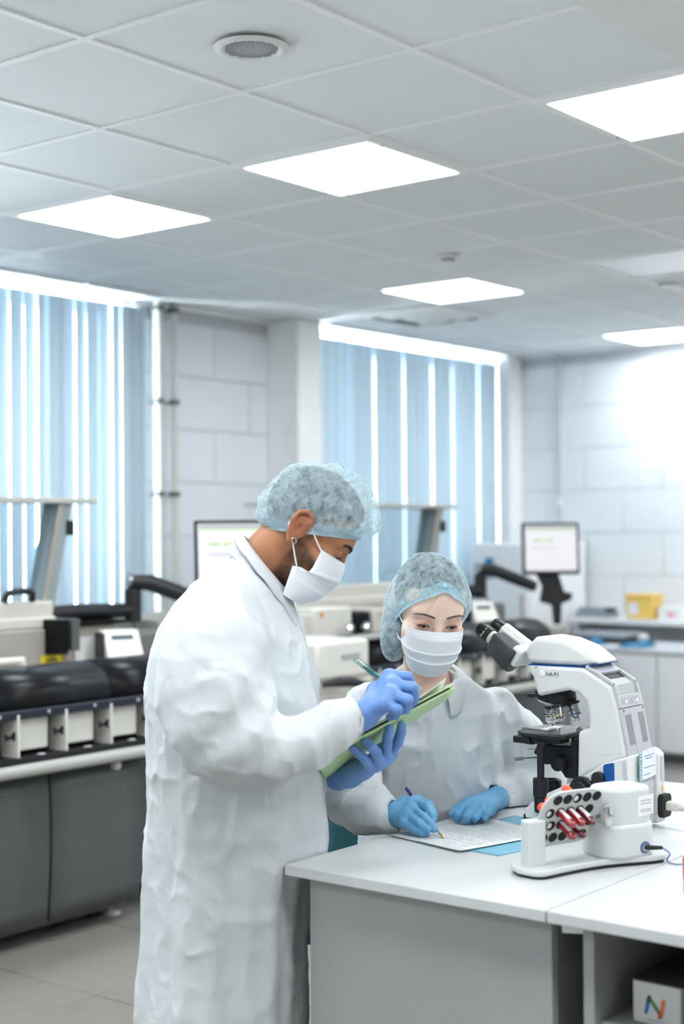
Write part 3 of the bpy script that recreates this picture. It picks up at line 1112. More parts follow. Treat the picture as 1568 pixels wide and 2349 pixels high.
t = thing('wall_bench', 'white bench along the far tiled wall', 'bench', (9.1, 4.3, 0))
MB().box((8.93, 2.7, 0.79), (9.29, 5.08, 0.825)).build('bench_top', 'cab_white', t, space='R', bevel=0.004)
for y in (2.75, 4.0, 5.03):
    MB().box((8.96, y, 0.0), (9.27, y + 0.03, 0.79)).build('leg', 'cab_edge', t, space='R')
t = thing('sharps_container', 'yellow waste container with white label on the far bench', 'container', (9.05, 4.575, 0.825))
MB().add([(-0.07, -0.095, 0), (0.07, -0.095, 0), (0.07, 0.095, 0), (-0.07, 0.095, 0), (-0.078, -0.105, 0.15), (0.078, -0.105, 0.15), (0.078, 0.105, 0.15), (-0.078, 0.105, 0.15)],
         [(0, 3, 2, 1), (4, 5, 6, 7), (0, 1, 5, 4), (1, 2, 6, 5), (2, 3, 7, 6), (3, 0, 4, 7)]).build('tub', 'sharps_yellow', t, bevel=0.012)
MB().box((-0.083, -0.11, 0.150), (0.083, 0.11, 0.168)).build('lid', 'sharps_yellow', t, bevel=0.006)
MB().box((-0.0785, 0.005, 0.03), (-0.0745, 0.075, 0.11)).build('label_sheet', 'sticker_white', t)
t = thing('tube_tray', 'dark grey tray of small tubes on the far bench', 'tray', (9.05, 4.93, 0.825))
MB().box((-0.06, -0.14, 0), (0.06, 0.14, 0.035)).build('tray', 'tray_grey', t, bevel=0.005)
for i in range(3):
    for j in range(9):
        MB().lathe([(0.009, 0.0), (0.009, 0.028), (0.006, 0.032), (0, 0.032)], 8, (-0.035 + 0.035 * i, -0.12 + 0.03 * j, 0.035)).build('tube_cap', 'tray_grey' if j > 1 else 'rubber', t)
t = thing('tissue_box', 'white box with pink print beside the yellow container', 'box', (9.06, 4.36, 0.825))
MB().box((-0.07, -0.085, 0), (0.07, 0.085, 0.085)).build('carton', 'sticker_white', t, bevel=0.004)
MB().box((-0.0712, -0.03, 0.02), (-0.0698, 0.015, 0.05)).build('print', 'pink_print', t)
t = thing('balance', 'flat grey instrument with round foot on the cabinet worktop', 'instrument', (8.70, 4.50, 0.690))
MB().box((-0.14, -0.02, 0.03), (0.14, 0.36, 0.062)).build('plate', 'tray_grey', t, bevel=0.012)
MB().box((-0.12, 0.0, 0.0), (0.12, 0.34, 0.03)).build('underside', 'soft_black', t)
MB().lathe([(0.035, 0), (0.035, 0.03), (0.02, 0.04), (0, 0.04)], 20, (0.0, -0.09, 0.02)).build('round_foot', 'machine_cream', t)
MB().box((-0.08, -0.13, 0.0), (0.08, -0.04, 0.02)).build('tray', 'soft_black', t)
for k, (y, l, mt, lab) in enumerate(((4.34, 0.13, 'teal_blue', 'teal blue folded wrap on the cabinet worktop, picture-edge end'), (4.66, 0.10, 'teal_blue', 'teal blue pack under the grey instrument'))):
    m = MB()
    m.grid(lambda u, v: (8.30 + 0.22 * u, y - l + 2 * l * v * 0.7, 0.693 + 0.055 * math.sin(math.pi * u) ** 0.5 * (0.55 + 0.45 * math.sin(3 + 7 * v) * math.cos(5 * u)) * math.sin(math.pi * v) ** 0.4), 14, 14)
    m.add([(8.30, y - l, 0.691), (8.52, y - l, 0.691), (8.52, y + 0.4 * l, 0.691), (8.30, y + 0.4 * l, 0.691)], [(0, 1, 2, 3)])
    single('wrap_pack', m, mt, lab, 'pack', (8.4, y, 0.690), angle=180)
t = thing('freezer', 'plain white upright laboratory freezer in the far corner', 'freezer', (8.85, 5.28, 0))
MB().box((8.50, 5.12, 0.03), (9.24, 5.58, 1.34)).build('body', 'cab_white', t, space='R', bevel=0.012)
d = MB().box((8.475, 5.13, 0.06), (8.499, 5.57, 1.33)).build('door', 'cab_white', t, space='R', bevel=0.006)
MB().box((8.45, 5.16, 0.70), (8.475, 5.18, 1.0)).build('handle', 'rail_grey', d, space='R', bevel=0.004)
MB().box((8.4735, 5.40, 1.10), (8.4755, 5.47, 1.24)).build('notice', 'teal_blue', t, space='R')
MB().box((8.472, 5.41, 1.12), (8.474, 5.46, 1.16)).build('notice_stripe', 'pink_print', t, space='R')
for x in (8.55, 9.18):
    for y in (5.17, 5.53):
        MB().cyl((x, y, 0), (x, y, 0.035), 0.02, n=12).build('foot', 'rubber', t, space='R')

# ================================================================== DESKS AND WHAT STANDS ON THEM
mat('desk_top', srgb(198, 201, 202), 0.38, var=0.012, vscale=30)
mat('desk_panel', srgb(158, 161, 159), 0.5, var=0.015)
mat('desk_side_dark', srgb(96, 93, 91), 0.55)
mat('scope_white', srgb(216, 218, 217), 0.28, coat=0.2)
mat('scope_grey', srgb(188, 190, 195), 0.4)
mat('scope_pocket', srgb(176, 182, 180), 0.5)
mat('scope_black', srgb(24, 26, 29), 0.38)
mat('scope_cover', srgb(52, 55, 59), 0.5)
mat('scope_blue', srgb(0, 76, 150), 0.4)
mat('cable_grey', srgb(205, 204, 196), 0.5)
mat('mixer_white', srgb(204, 208, 208), 0.4)
mat('mixer_plate', srgb(196, 200, 198), 0.4)
mat('hole_black', srgb(20, 22, 23), 0.7)
mat('orange_cap', srgb(240, 84, 40), 0.4)
mat('blood', srgb(150, 10, 22), 0.12, spec=0.7, coat=0.6)
mat('blood_dark', srgb(96, 8, 30), 0.12, spec=0.7, coat=0.6)
mat('tube_label', srgb(226, 224, 230), 0.5)
mat('paper', srgb(226, 229, 231), 0.7)
mat('folder_blue', srgb(118, 178, 200), 0.5)
mat('pen_blue', srgb(34, 58, 120), 0.35)
mat('pen_grey', srgb(178, 176, 172), 0.35)
mat('brass', srgb(205, 175, 130), 0.3, metal=0.7)
mat('logo_blue', srgb(0, 105, 160), 0.5)
mat('logo_green', srgb(75, 115, 65), 0.5)
mat('logo_green_dark', srgb(35, 70, 60), 0.5)
mat('logo_orange', srgb(205, 105, 40), 0.5)
mat('logo_red', srgb(190, 55, 35), 0.5)
mat('carton_white', srgb(200, 202, 200), 0.5)
mat('carton_black', srgb(42, 42, 42), 0.6)
mat('red_plastic', srgb(190, 30, 45), 0.35)
mat('teal_fabric', srgb(16, 72, 78), 0.8, bump=0.2, bscale=500)
mat('invitro_teal', srgb(84, 150, 165), 0.5)
mat('handwriting', srgb(120, 150, 190), 0.6)
mat('sticker_silver', srgb(215, 217, 221), 0.25, metal=0.5)
mat('warn_yellow', srgb(225, 175, 60), 0.5)
TZ = 0.75

# ---- desks
d1 = thing('desk', 'pale grey laboratory desk carrying the microscope', 'desk', (2.97, 1.67, 0), group='pale desks standing back to back')
MB().box((2.296, 1.3615, TZ - 0.022), (3.66, 1.972, TZ)).build('desk_top', 'desk_top', d1, space='R', bevel=0.002)
pl = MB().box((2.338, 1.372, 0.0), (2.360, 1.940, TZ - 0.022)).build('end_panel', 'desk_panel', d1, space='R', bevel=0.0015)
for y, z in ((1.845, 0.40), (1.40, 0.648), (1.475, 0.33)):
    MB().lathe([(0.006, 0), (0.005, 0.0012), (0, 0.0015)], 12, (2.338, y, z), (-1, 0, 0)).build('screw_cap', 'print_grey', pl, space='R')
MB().box((3.60, 1.372, 0.0), (3.622, 1.940, TZ - 0.022)).build('end_panel', 'desk_panel', d1, space='R', bevel=0.0015)
MB().box((2.36, 1.385, 0.30), (3.60, 1.402, TZ - 0.022)).build('modesty_panel', 'desk_panel', d1, space='R')
d2 = thing('desk', 'pale grey desk in front, with the printed white carton on its shelf', 'desk', (2.97, 1.05, 0), group='pale desks standing back to back')
MB().box((2.296, 0.66, TZ - 0.022), (3.66, 1.3575, TZ)).build('desk_top', 'desk_top', d2, space='R', bevel=0.002)
MB().box((2.345, 1.290, 0.0), (3.60, 1.312, TZ - 0.022)).build('side_panel', 'desk_panel', d2, space='R', bevel=0.0015)
MB().box((2.345, 0.70, 0.0), (3.60, 0.722, TZ - 0.022)).build('side_panel', 'desk_panel', d2, space='R', bevel=0.0015)
MB().box((3.30, 0.722, 0.0), (3.32, 1.290, TZ - 0.022)).build('back_panel', 'desk_side_dark', d2, space='R')
MB().box((2.365, 0.722, 0.530), (3.30, 1.290, 0.550)).build('shelf', 'desk_panel', d2, space='R', bevel=0.0015)
MB().beam((2.352, 1.3565, 0.706), (2.352, 1.312, 0.711), 0.008, 0.012).build('joining_bracket', 'white_metal', d2, space='R')

# ---- carton with the coloured letter on the shelf
nb = thing('carton', 'white carton with a coloured letter N on the desk shelf', 'carton', (2.55, 1.197, 0.550))
MB().box((2.400, 1.150, 0.5505), (2.70, 1.243, 0.624)).build('box', 'carton_white', nb, space='R', bevel=0.002)
MB().box((2.399, 1.149, 0.624), (2.701, 1.244, 0.628)).build('top_flap', 'carton_black', nb, space='R')
for k, (p, q, mt, off) in enumerate((((1.217, 0.571), (1.2105, 0.597), 'logo_blue', 0.0), ((1.2110, 0.598), (1.190, 0.572), 'logo_green', 0.0004), ((1.2125, 0.592), (1.2100, 0.599), 'logo_green_dark', 0.0008),
                                     ((1.1895, 0.569), (1.1825, 0.596), 'logo_orange', 0.0008), ((1.1905, 0.567), (1.188, 0.574), 'logo_red', 0.0012))):
    m = MB()
    p, q = np.array(p), np.array(q)
    t = (q - p) / np.linalg.norm(q - p)
    s = np.array([-t[1], t[0]])
    r = 0.0034
    th = np.linspace(-np.pi / 2, np.pi / 2, 8)
    poly = [q + r * (math.cos(a) * t + math.sin(a) * s) for a in th] + [p + r * (-math.cos(a) * t - math.sin(a) * s) for a in th]
    m.prism(poly, (2.3995, 0, 0), (0, 1, 0), (0, 0, 1), (-1, 0, 0), off, off + 0.0004)
    m.build('letter_stroke', mt, nb, space='R', smooth=False)
MB().box((2.3985, 1.18, 0.5575), (2.3998, 1.215, 0.5592)).build('small_print', 'print_grey', nb, space='R')

# ---- chair behind the desk (mostly hidden by the woman)
ch = thing('office_chair', 'teal fabric office chair under the seated person', 'chair', (0.14, 3.84, 0), frame='F', rz=math.radians(-12))
MB().grid(lambda u, v: ((u - 0.5) * 0.46, 0.05 * (2 * u - 1) ** 2 * -1 + 0.235 + 0.03 * math.sin(math.pi * v), 0.50 + 0.30 * v), 10, 8).build('backrest', 'teal_fabric', ch, solid=0.05, bevel=0.015)
m = MB().box((-0.23, -0.22, 0.40), (0.23, 0.20, 0.47))
m.build('seat', 'teal_fabric', ch, bevel=0.03, seg=3)
MB().beam((0, 0.20, 0.42), (0, 0.275, 0.60), 0.05, 0.015, (0, 1, 0)).build('back_bracket', 'rubber', ch)
MB().cyl((0, 0, 0.10), (0, 0, 0.40), 0.025, n=16).build('column', 'steel', ch)
for k in range(5):
    a = 2 * math.pi * k / 5 + 0.3
    MB().beam((0, 0, 0.10), (0.27 * math.cos(a), 0.27 * math.sin(a), 0.075), 0.035, 0.03).build('star_leg', 'rubber', ch)
    MB().tube([(0.27 * math.cos(a) - 0.02, 0.27 * math.sin(a), 0.03), (0.27 * math.cos(a) + 0.02, 0.27 * math.sin(a), 0.03)], 0.03, 14).build('caster', 'rubber', ch)

# ---- papers
def sheet(name, label, cat, c0, c1, c2, c3, z, m, curl=0.0, lines=False, t=0.0006):
    """paper lying on the desk, corners in F"""
    C_ = [np.array([c[0], c[1], 0.0]) for c in (c0, c1, c2, c3)]

    def fn(u, v):
        p = (1 - u) * (1 - v) * C_[0] + u * (1 - v) * C_[1] + u * v * C_[2] + (1 - u) * v * C_[3]
        return (p[0], p[1], z + curl * (max(0, u - 0.6) ** 2 + max(0, 0.4 - v) ** 2 * (u > 0.4) * 0.8) * 4)
    o = single(name, MB().grid(fn, 12, 12), m, label, cat, (C_[0] + C_[2]) / 2 + np.array([0, 0, z]), 'F', solid=t)
    if lines:
        mb = MB()
        rr = random.Random(3)
        for k in range(30):
            v = 0.07 + 0.028 * k
            if k in (4, 11, 19):
                continue
            u = 0.06
            while u < 0.93:
                w = rr.uniform(0.02, 0.08)
                if rr.random() < (0.9 if k > 11 else 0.6):
                    mb.add([np.array(fn(a, b)) + np.array([0, 0, 0.0006]) for a, b in ((u, v), (min(0.94, u + w), v), (min(0.94, u + w), v + 0.007), (u, v + 0.007))], [(0, 1, 2, 3)])
                u += w + 0.012
        pr = mb.build('print', 'print_grey', o, space='F', smooth=False)
        pr['kind'] = 'stuff'
    return o


sheet('folder', 'light blue plastic folder lying under the printed sheet', 'folder', (0.150, 3.235), (0.320, 3.085), (0.575, 3.29), (0.405, 3.52), TZ + 0.0008, 'folder_blue', t=0.0012)
sheet('paper_sheet', 'printed form sheet the seated person writes on', 'paper', (0.100, 3.297), (0.243, 3.114), (0.479, 3.300), (0.338, 3.478), TZ + 0.0032, 'paper', curl=0.0025, lines=True)

# ---- the microscope: side outline placed on the plane of its near side, then given its real width
AL = math.radians(38.3)
fa = np.array([-math.cos(AL), math.sin(AL), 0.0])      # towards the eyepieces
fn_ = np.array([-math.sin(AL), -math.cos(AL), 0.0])    # towards the camera side
uz = np.array([0, 0, 1.0])
SO = np.array([0.661, 3.37, TZ])                       # rear foot, middle


def sp(s, t, z):
    return SO + s * fa + t * fn_ + z * uz


def side(px, py, t):
    """(s, z) of a point seen on the plane t"""
    p = onplane(px, py, SO + t * fn_, fn_) - SO
    return (float(p @ fa), float(p[2]))


def outline(pts, t):
    return [side(x, y, t) for x, y in pts]


ms = thing('microscope', 'white binocular laboratory microscope with black stage on the desk', 'microscope', (SO + 0.14 * fa).tolist(), 'F')
SPc = dict(space='F')


def mprism(pts, tw, t0, t1, nm, m, bevel=0.006, par=ms, seg=3):
    mb = MB().prism(outline(pts, tw), SO, fa, uz, fn_, t0, t1)
    return mb.build(nm, m, par, bevel=bevel, seg=seg, **SPc)


arm_px = [(1209, 1526), (1211, 1542), (1219, 1551), (1226, 1578), (1232, 1598), (1303, 1584), (1326, 1592), (1342, 1610), (1348, 1640), (1350, 1672), (1324, 1677), (1322, 1790),
          (1352, 1772), (1438, 1738), (1434, 1727), (1416, 1627), (1402, 1575), (1341, 1535), (1329, 1532)]
arm = mprism(arm_px, 0.060, -0.060, 0.060, 'arm', 'scope_white', 0.009)
head_px = [(1209, 1524), (1330, 1530), (1378, 1523), (1352, 1502), (1330, 1484), (1287, 1466), (1245, 1459), (1226, 1461), (1212, 1476), (1203, 1492), (1205, 1510)]
head = mprism(head_px, 0.050, -0.052, 0.052, 'head', 'scope_white', 0.014)
mprism([(1211, 1523.6), (1330, 1529.6), (1366, 1524.4), (1366, 1526.0), (1330, 1531.8), (1211, 1526)], 0.052, -0.0525, 0.0525, 'joint_line', 'scope_blue', 0.0)
# base
base_px = [(1438, 1736), (1382, 1752), (1352, 1772), (1290, 1804), (1255, 1819), (1216, 1842), (1203, 1856), (1203, 1866)]
pts = outline(base_px, 0.085)
pts = [(s, z) for s, z in pts]
pts[-1] = (pts[-1][0], 0.008)
rear_s = min(0.0, pts[0][0] - 0.002)
pts.append((rear_s, 0.008))
pts.append((rear_s, pts[0][1] * 0.98))
MB().prism(pts, SO, fa, uz, fn_, -0.072, 0.085).build('base', 'scope_white', ms, bevel=0.010, seg=3, **SPc)
for s_, t_ in ((0.02, 0.06), (0.02, -0.06), (0.25, 0.05), (0.25, -0.05)):
    MB().lathe([(0.012, 0), (0.012, 0.010)], 14, sp(s_, t_, 0)).build('foot', 'rubber', ms, **SPc)
# near-side trim: blue field, grey field, outlined sticker, badge
def side_rect(pxs, t, thick, nm, m, par=ms, bevel=0.0008):
    mb = MB().prism(outline(pxs, t), SO, fa, uz, fn_, t, t + thick)
    return mb.build(nm, m, par, bevel=bevel, **SPc)


side_rect([(1383, 1757), (1387, 1753), (1405, 1750), (1408, 1753), (1409, 1808), (1384, 1815)], 0.0855, 0.0008, 'blue_field', 'scope_blue')
side_rect([(1426, 1748), (1433, 1746), (1440, 1797), (1430, 1801)], 0.0855, 0.0008, 'grey_field', 'scope_grey')
side_rect([(1374, 1634), (1408, 1631), (1424, 1728), (1382, 1733)], 0.0604, 0.0003, 'clear_sticker', 'scope_white')
bd = side_rect([(1254, 1539), (1280, 1539.5), (1280, 1553.5), (1254, 1552)], 0.0604, 0.0006, 'name_plate', 'scope_white')
mb = MB()
c = sp(*[side(1243, 1545, 0.060)[0], 0.060, side(1243, 1545, 0.060)[1]])
mb.lathe([(0.0085, 0), (0.0085, 0.002), (0.007, 0.003), (0, 0.003)], 24, c, fn_)
mb.build('round_cap', 'white_plastic', ms, **SPc)
s_, z_ = side(1267, 1546, 0.060)
text('lettering', 'Lab.A1', 'print_dark', bd, sp(s_, 0.0612, z_), -fa, uz, 0.0125, space='F')
s_, z_ = side(1229, 1530, 0.060)
MB().lathe([(0.0022, 0), (0.0022, 0.001)], 10, sp(s_, 0.060, z_), fn_).build('screw', 'steel', ms, **SPc)
# rear: grey cap with grip pocket, vent panel with slots, paper label
rear_line = outline([(1341, 1534.5), (1402, 1574.5), (1416, 1627), (1434, 1727), (1437, 1745)], 0.060)
lo_s, lo_z = side(1440, 1800, 0.060)


def rear_plate(p, q, t0, t1, off, th):
    p, q = np.array(p), np.array(q)
    d = (q - p) / np.linalg.norm(q - p)
    nrm = np.array([-abs(d[1]), abs(d[0])]) if abs(d[0]) > 1e-6 else np.array([-1.0, 0.0])
    if nrm[0] > 0:
        nrm = -nrm
    a, b, c_, e = p + nrm * off, q + nrm * off, q + nrm * (off + th), p + nrm * (off + th)
    return MB().prism([a, b, c_, e], SO, fa, uz, fn_, t0, t1)


A, B, Cc, D = rear_line[0], rear_line[1], rear_line[2], rear_line[3]
lerp = lambda p, q, t: tuple(np.array(p) * (1 - t) + np.array(q) * t)
# top bevel: plate around the pocket
cap = rear_plate(lerp(A, B, -0.05), lerp(A, B, 0.42), -0.056, 0.056, 0.0, 0.008).build('rear_cap', 'scope_grey', ms, bevel=0.002, **SPc)
rear_plate(lerp(A, B, 0.42), lerp(A, B, 1.0), 0.047, 0.056, 0.0, 0.008).build('rim', 'scope_grey', cap, bevel=0.001, **SPc)
rear_plate(lerp(A, B, 0.42), lerp(A, B, 1.0), -0.056, -0.047, 0.0, 0.008).build('rim', 'scope_grey', cap, bevel=0.001, **SPc)
rear_plate(lerp(A, B, 0.42), lerp(A, B, 1.0), -0.047, 0.047, 0.0002, 0.0006).build('grip_pocket', 'scope_pocket', cap, **SPc)
rear_plate(lerp(A, B, 0.44), lerp(A, B, 0.68), -0.047, 0.044, 0.0008, 0.0006).build('grip_opening', 'scope_black', cap, **SPc)
rear_plate(lerp(B, Cc, 0.0), lerp(B, Cc, 0.42), -0.047, 0.047, 0.0002, 0.0008).build('grip_pocket', 'scope_pocket', cap, **SPc)
rear_plate(lerp(B, Cc, 0.0), lerp(B, Cc, 0.45), 0.047, 0.056, 0.0, 0.007).build('rim', 'scope_grey', cap, bevel=0.001, **SPc)
rear_plate(lerp(B, Cc, 0.0), lerp(B, Cc, 0.45), -0.056, -0.047, 0.0, 0.007).build('rim', 'scope_grey', cap, bevel=0.001, **SPc)
rear_plate(lerp(B, Cc, 0.45), Cc, -0.056, 0.056, 0.0, 0.007).build('rear_band', 'scope_grey', cap, bevel=0.001, **SPc)
st = rear_plate(lerp(B, Cc, 0.60), lerp(B, Cc, 0.86), -0.040, 0.045, 0.0072, 0.0004).build('inventory_sticker', 'sticker_silver', cap, **SPc)
rear_plate(lerp(B, Cc, 0.68), lerp(B, Cc, 0.84), -0.034, 0.030, 0.0078, 0.0003).build('number_field', 'paper', st, **SPc)
mid = lerp(B, Cc, 0.76)
dn = np.array(B) - np.array(Cc)
dn /= np.linalg.norm(dn)
nr2 = np.array([-abs(dn[1]), abs(dn[0])])
up3 = dn[0] * fa + dn[1] * uz
text('number', 'по0079', 'print_grey', st, SO + mid[0] * fa + mid[1] * uz + (nr2[0] * fa + nr2[1] * uz) * 0.0084, -fn_, up3, 0.014, space='F')
vp_ = rear_plate(lerp(Cc, D, 0.012), lerp(Cc, D, 1.15), -0.056, 0.056, 0.0, 0.0065).build('vent_panel', 'scope_grey', ms, bevel=0.001, **SPc)
rear_plate(lerp(Cc, D, 0.13), lerp(Cc, D, 1.1), -0.016, 0.016, 0.0064, 0.0012).build('centre_strip', 'scope_grey', vp_, **SPc)
for k in range(5):
    for sg in (-1, 1):
        t_ = sg * (0.020 + 0.0055 * k)
        rear_plate(lerp(Cc, D, 0.16), lerp(Cc, D, 0.86), t_ - 0.0009, t_ + 0.0009, 0.0062, 0.0006).build('vent_slot', 'print_dark', vp_, smooth=False, **SPc)
for t_ in (-0.047, 0.047):
    p = lerp(Cc, D, 0.07)
    MB().lathe([(0.0035, 0), (0.003, 0.001), (0, 0.0012)], 12, SO + p[0] * fa + p[1] * uz + t_ * fn_ + (nr2[0] * fa + nr2[1] * uz) * 0.0064, nr2[0] * fa + nr2[1] * uz).build('screw', 'steel', vp_, **SPc)
# lower rear block with power inlet
zb = base_top = pts[0][1]
RO = SO + rear_s * fa
lw = MB().prism([(-0.002, 0.008), (-0.014, 0.010), (-0.012, zb * 0.95), (0.004, zb * 1.02), (0.02, zb), (0.02, 0.008)], RO, fa, uz, fn_, -0.072, -0.036).build('power_unit', 'scope_white', ms, bevel=0.005, **SPc)
MB().prism([(-0.0150, zb * 0.60), (-0.0130, zb * 0.60), (-0.0115, zb * 0.92), (-0.0135, zb * 0.92)], RO, fa, uz, fn_, -0.062, -0.048).build('rating_plate', 'scope_grey', lw, **SPc)
MB().prism([(-0.000, 0.010), (-0.004, 0.012), (-0.004, zb * 0.62), (-0.000, zb * 0.64)], RO, fa, uz, fn_, -0.034, 0.06).build('service_cover', 'scope_grey', ms, bevel=0.001, **SPc)
zi = 0.048
inl = MB().prism([(0.016, 0.026), (0.022, 0.018), (0.022, -0.018), (0.016, -0.026), (-0.016, -0.026), (-0.022, -0.018), (-0.022, 0.018), (-0.016, 0.026)], sp(rear_s - 0.014, -0.054, zi), fn_, uz, -fa, -0.002, 0.012)
inl.build('power_inlet', 'rubber', lw, bevel=0.0015, **SPc)
mb = MB().prism([(-0.007, 0), (0.007, 0), (0, 0.013)], sp(rear_s - 0.0130, -0.054, zb * 0.47), fn_, uz, -fa, 0.0, 0.0006)
mb.build('warning_mark', 'warn_yellow', lw, smooth=False, **SPc)
# paper label on the rear
lb = MB().prism([(-0.048, -0.030), (0.020, -0.034), (0.020, 0.030), (-0.048, 0.034)], sp(rear_s + 0.006, 0.012, zb * 0.86), fn_, uz, -fa, 0.012, 0.0135).build('paper_label', 'paper', ms, smooth=False, **SPc)
MB().prism([(0.020, -0.034), (0.034, -0.036), (0.034, 0.026), (0.020, 0.030)], sp(rear_s + 0.006, 0.012, zb * 0.86), fn_, uz, -fa, 0.012, 0.0135).build('teal_strip', 'invitro_teal', lb, smooth=False, **SPc)
text('strip_lettering', 'ИНВИТРО', 'paper', lb, sp(rear_s + 0.006, 0.039, zb * 0.86 - 0.004) - fa * 0.0140, uz, fn_, 0.0135, space='F', bold=0.0002)
for dz, w0, w1 in ((0.018, -0.04, 0.010), (0.012, -0.03, 0.004), (-0.008, -0.042, 0.012), (-0.024, -0.02, 0.012)):
    MB().prism([(w0, dz), (w1, dz - 0.001), (w1, dz + 0.0012), (w0, dz + 0.0018)], sp(rear_s + 0.006, 0.012, zb * 0.86), fn_, uz, -fa, 0.0136, 0.0139).build('handwriting', 'handwriting', lb, smooth=False, **SPc)
# eyepiece tubes
BE = math.radians(32)
ea = math.cos(BE) * fa + math.sin(BE) * uz
eu = -math.sin(BE) * fa + math.cos(BE) * uz


def eyep(px, py, t, length, full):
    s_, z_ = side(px, py, t)
    c = sp(s_, t, z_)                                   # eye end
    tb = MB().tube([c - ea * 0.030, c - ea * length], 0.0215 if full else 0.0170, 28).build('tube', 'scope_white', ms, **SPc)
    MB().lathe([(0.0, 0.001), (0.010, 0.0), (0.0125, 0.002), (0.0155, 0.002), (0.0165, -0.001), (0.0168, -0.011), (0.0195, -0.012), (0.0200, -0.034), (0.0185, -0.036), (0.0, -0.036)], 32, c, ea).build('eyepiece', 'scope_black', tb, **SPc)
    MB().lathe([(0.0166, -0.004), (0.0172, -0.005), (0.0172, -0.0065), (0.0166, -0.0075)], 32, c, ea).build('grip_ring', 'rubber', tb, **SPc)
    MB().lathe([(0.0100, 0.0012), (0.0, 0.0018)], 24, c, ea).build('lens', 'gloss_black', tb, **SPc)
    return c, tb


cn, tbn = eyep(1101, 1441, 0.034, 0.115, False)
cf, tbf = eyep(1134, 1431, -0.034, 0.125, True)
text('eyepiece_lettering', 'E-PL 10x/20', 'sticker_white', tbn, cn - ea * 0.0225 + 0.0202 * (0.92 * fn_ + 0.39 * eu), -(0.92 * eu - 0.39 * fn_), ea, 0.0065, space='F', depth=0.0003)
cover = MB()
sec = [(-0.024, 0.021), (0.024, 0.021), (0.029, 0.012), (0.029, -0.016), (0.022, -0.030), (0.006, -0.036), (-0.012, -0.034), (-0.024, -0.022)]
vs = []
L_ = [(0.048, 0.78, 0.004), (0.054, 0.92, 0.002), (0.085, 1.06, -0.002), (0.112, 1.12, -0.005), (0.124, 1.06, -0.005), (0.1245, 0.9, -0.004)]
for l, k, dz in L_:
    vs += [cn - ea * l + fn_ * a * k + eu * (b * k + dz) for a, b in sec]
n = len(sec)
fs = [tuple(range(n))[::-1], tuple((len(L_) - 1) * n + i for i in range(n))]
for i in range(len(L_) - 1):
    fs += [(i * n + j, i * n + (j + 1) % n, (i + 1) * n + (j + 1) % n, (i + 1) * n + j) for j in range(n)]
cover.add(vs, fs).build('tube_cover', 'scope_cover', ms, bevel=0.003, **SPc)
mb = MB()
mb.prism([(-0.055, -0.022), (0.055, -0.022), (0.055, 0.020), (0.04, 0.026), (-0.04, 0.026), (-0.055, 0.020)], (cn + cf) / 2 - ea * 0.118, fn_, eu, ea, -0.022, 0.006)
mb.build('tube_yoke', 'scope_white', ms, bevel=0.005, **SPc)
# nosepiece and objectives
OS = 0.2156
s0, z0 = side(1274, 1600, 0.0)
tax = np.array(0.20 * fa - 1.0 * uz)
tax = tax / np.linalg.norm(tax)
tc = sp(s0, 0.0, z0 + 0.004)
MB().lathe([(0.040, -0.022), (0.0455, -0.016), (0.047, -0.008), (0.047, 0.008), (0.0455, 0.011), (0.0, 0.011)], 40, tc, tax).build('turret_ring', 'scope_black', ms, **SPc)
kn = MB()
for k in range(40):
    a = 2 * math.pi * k / 40
    e1 = np.cross(tax, fn_)
    e1 /= np.linalg.norm(e1)
    e2 = np.cross(tax, e1)
    p = tc + 0.0475 * (math.cos(a) * e1 + math.sin(a) * e2)
    kn.beam(p - tax * 0.006, p + tax * 0.007, 0.003, 0.002, math.cos(a) * e1 + math.sin(a) * e2)
o = kn.build('knurling', 'scope_black', ms, **SPc)
o['kind'] = 'stuff'
dk = MB().lathe([(0.044, 0.011), (0.040, 0.017), (0.020, 0.020), (0.0, 0.020)], 36, tc, tax).build('turret_disc', 'scope_white', ms, **SPc)


def objective(top, ax, L, band, nm_label):
    ax = ax / np.linalg.norm(ax)
    b = MB().lathe([(0.0, 0.0), (0.0135, 0.0), (0.0135, L * 0.62), (0.0142, L * 0.64), (0.0142, L * 0.72), (0.0105, L * 0.80), (0.0085, L * 0.84), (0.0085, L * 0.92), (0.0070, L), (0.0, L)], 28, top, ax)
    o_ = b.build('objective', 'chrome', ms, **SPc)
    MB().lathe([(0.0, -0.004), (0.0175, -0.004), (0.0175, 0.002), (0.0135, 0.003)], 24, top, ax).build('collar', 'scope_black', o_, **SPc)
    MB().lathe([(0.0137, L * 0.57), (0.0141, L * 0.575), (0.0141, L * 0.61), (0.0137, L * 0.615)], 28, top, ax).build('colour_band', band, o_, **SPc)
    r = np.cross(ax, fn_)
    rx = np.cross(fn_, -ax)
    for k, (tx, sz) in enumerate((('ZEISS', 0.0062), ('A-Plan', 0.0048), (nm_label, 0.0048), ('∞/0.17', 0.0040))):
        text('lettering', tx, 'print_dark', o_, top + ax * (L * (0.10 + 0.125 * k)) + fn_ * 0.0137, -fa - ax * np.dot(-fa, ax), -ax, sz, space='F', depth=0.0006, bold=0.0001)


zt = side(1258, 1622, 0.0)[1]
objective(sp(OS, 0.0, zt), -uz, 0.044, 'sticker_white', '100x/1.25')
objective(sp(OS - 0.034, 0.026, zt + 0.006), -uz - 0.30 * fa * 0.8 + 0.16 * fn_, 0.034, 'warn_yellow', '10x/0.25')
objective(sp(OS - 0.055, -0.004, zt + 0.012), -uz - 0.34 * fa, 0.042, 'scope_blue', '40x/0.65')
MB().box((0, 0, 0), (1, 1, 1))
s_, z_ = side(1220, 1595, 0.0)
MB().beam(sp(s_ + 0.012, 0, z_), sp(s_ - 0.010, 0, z_), 0.010, 0.009).build('filter_slider', 'scope_black', ms, bevel=0.001, **SPc)
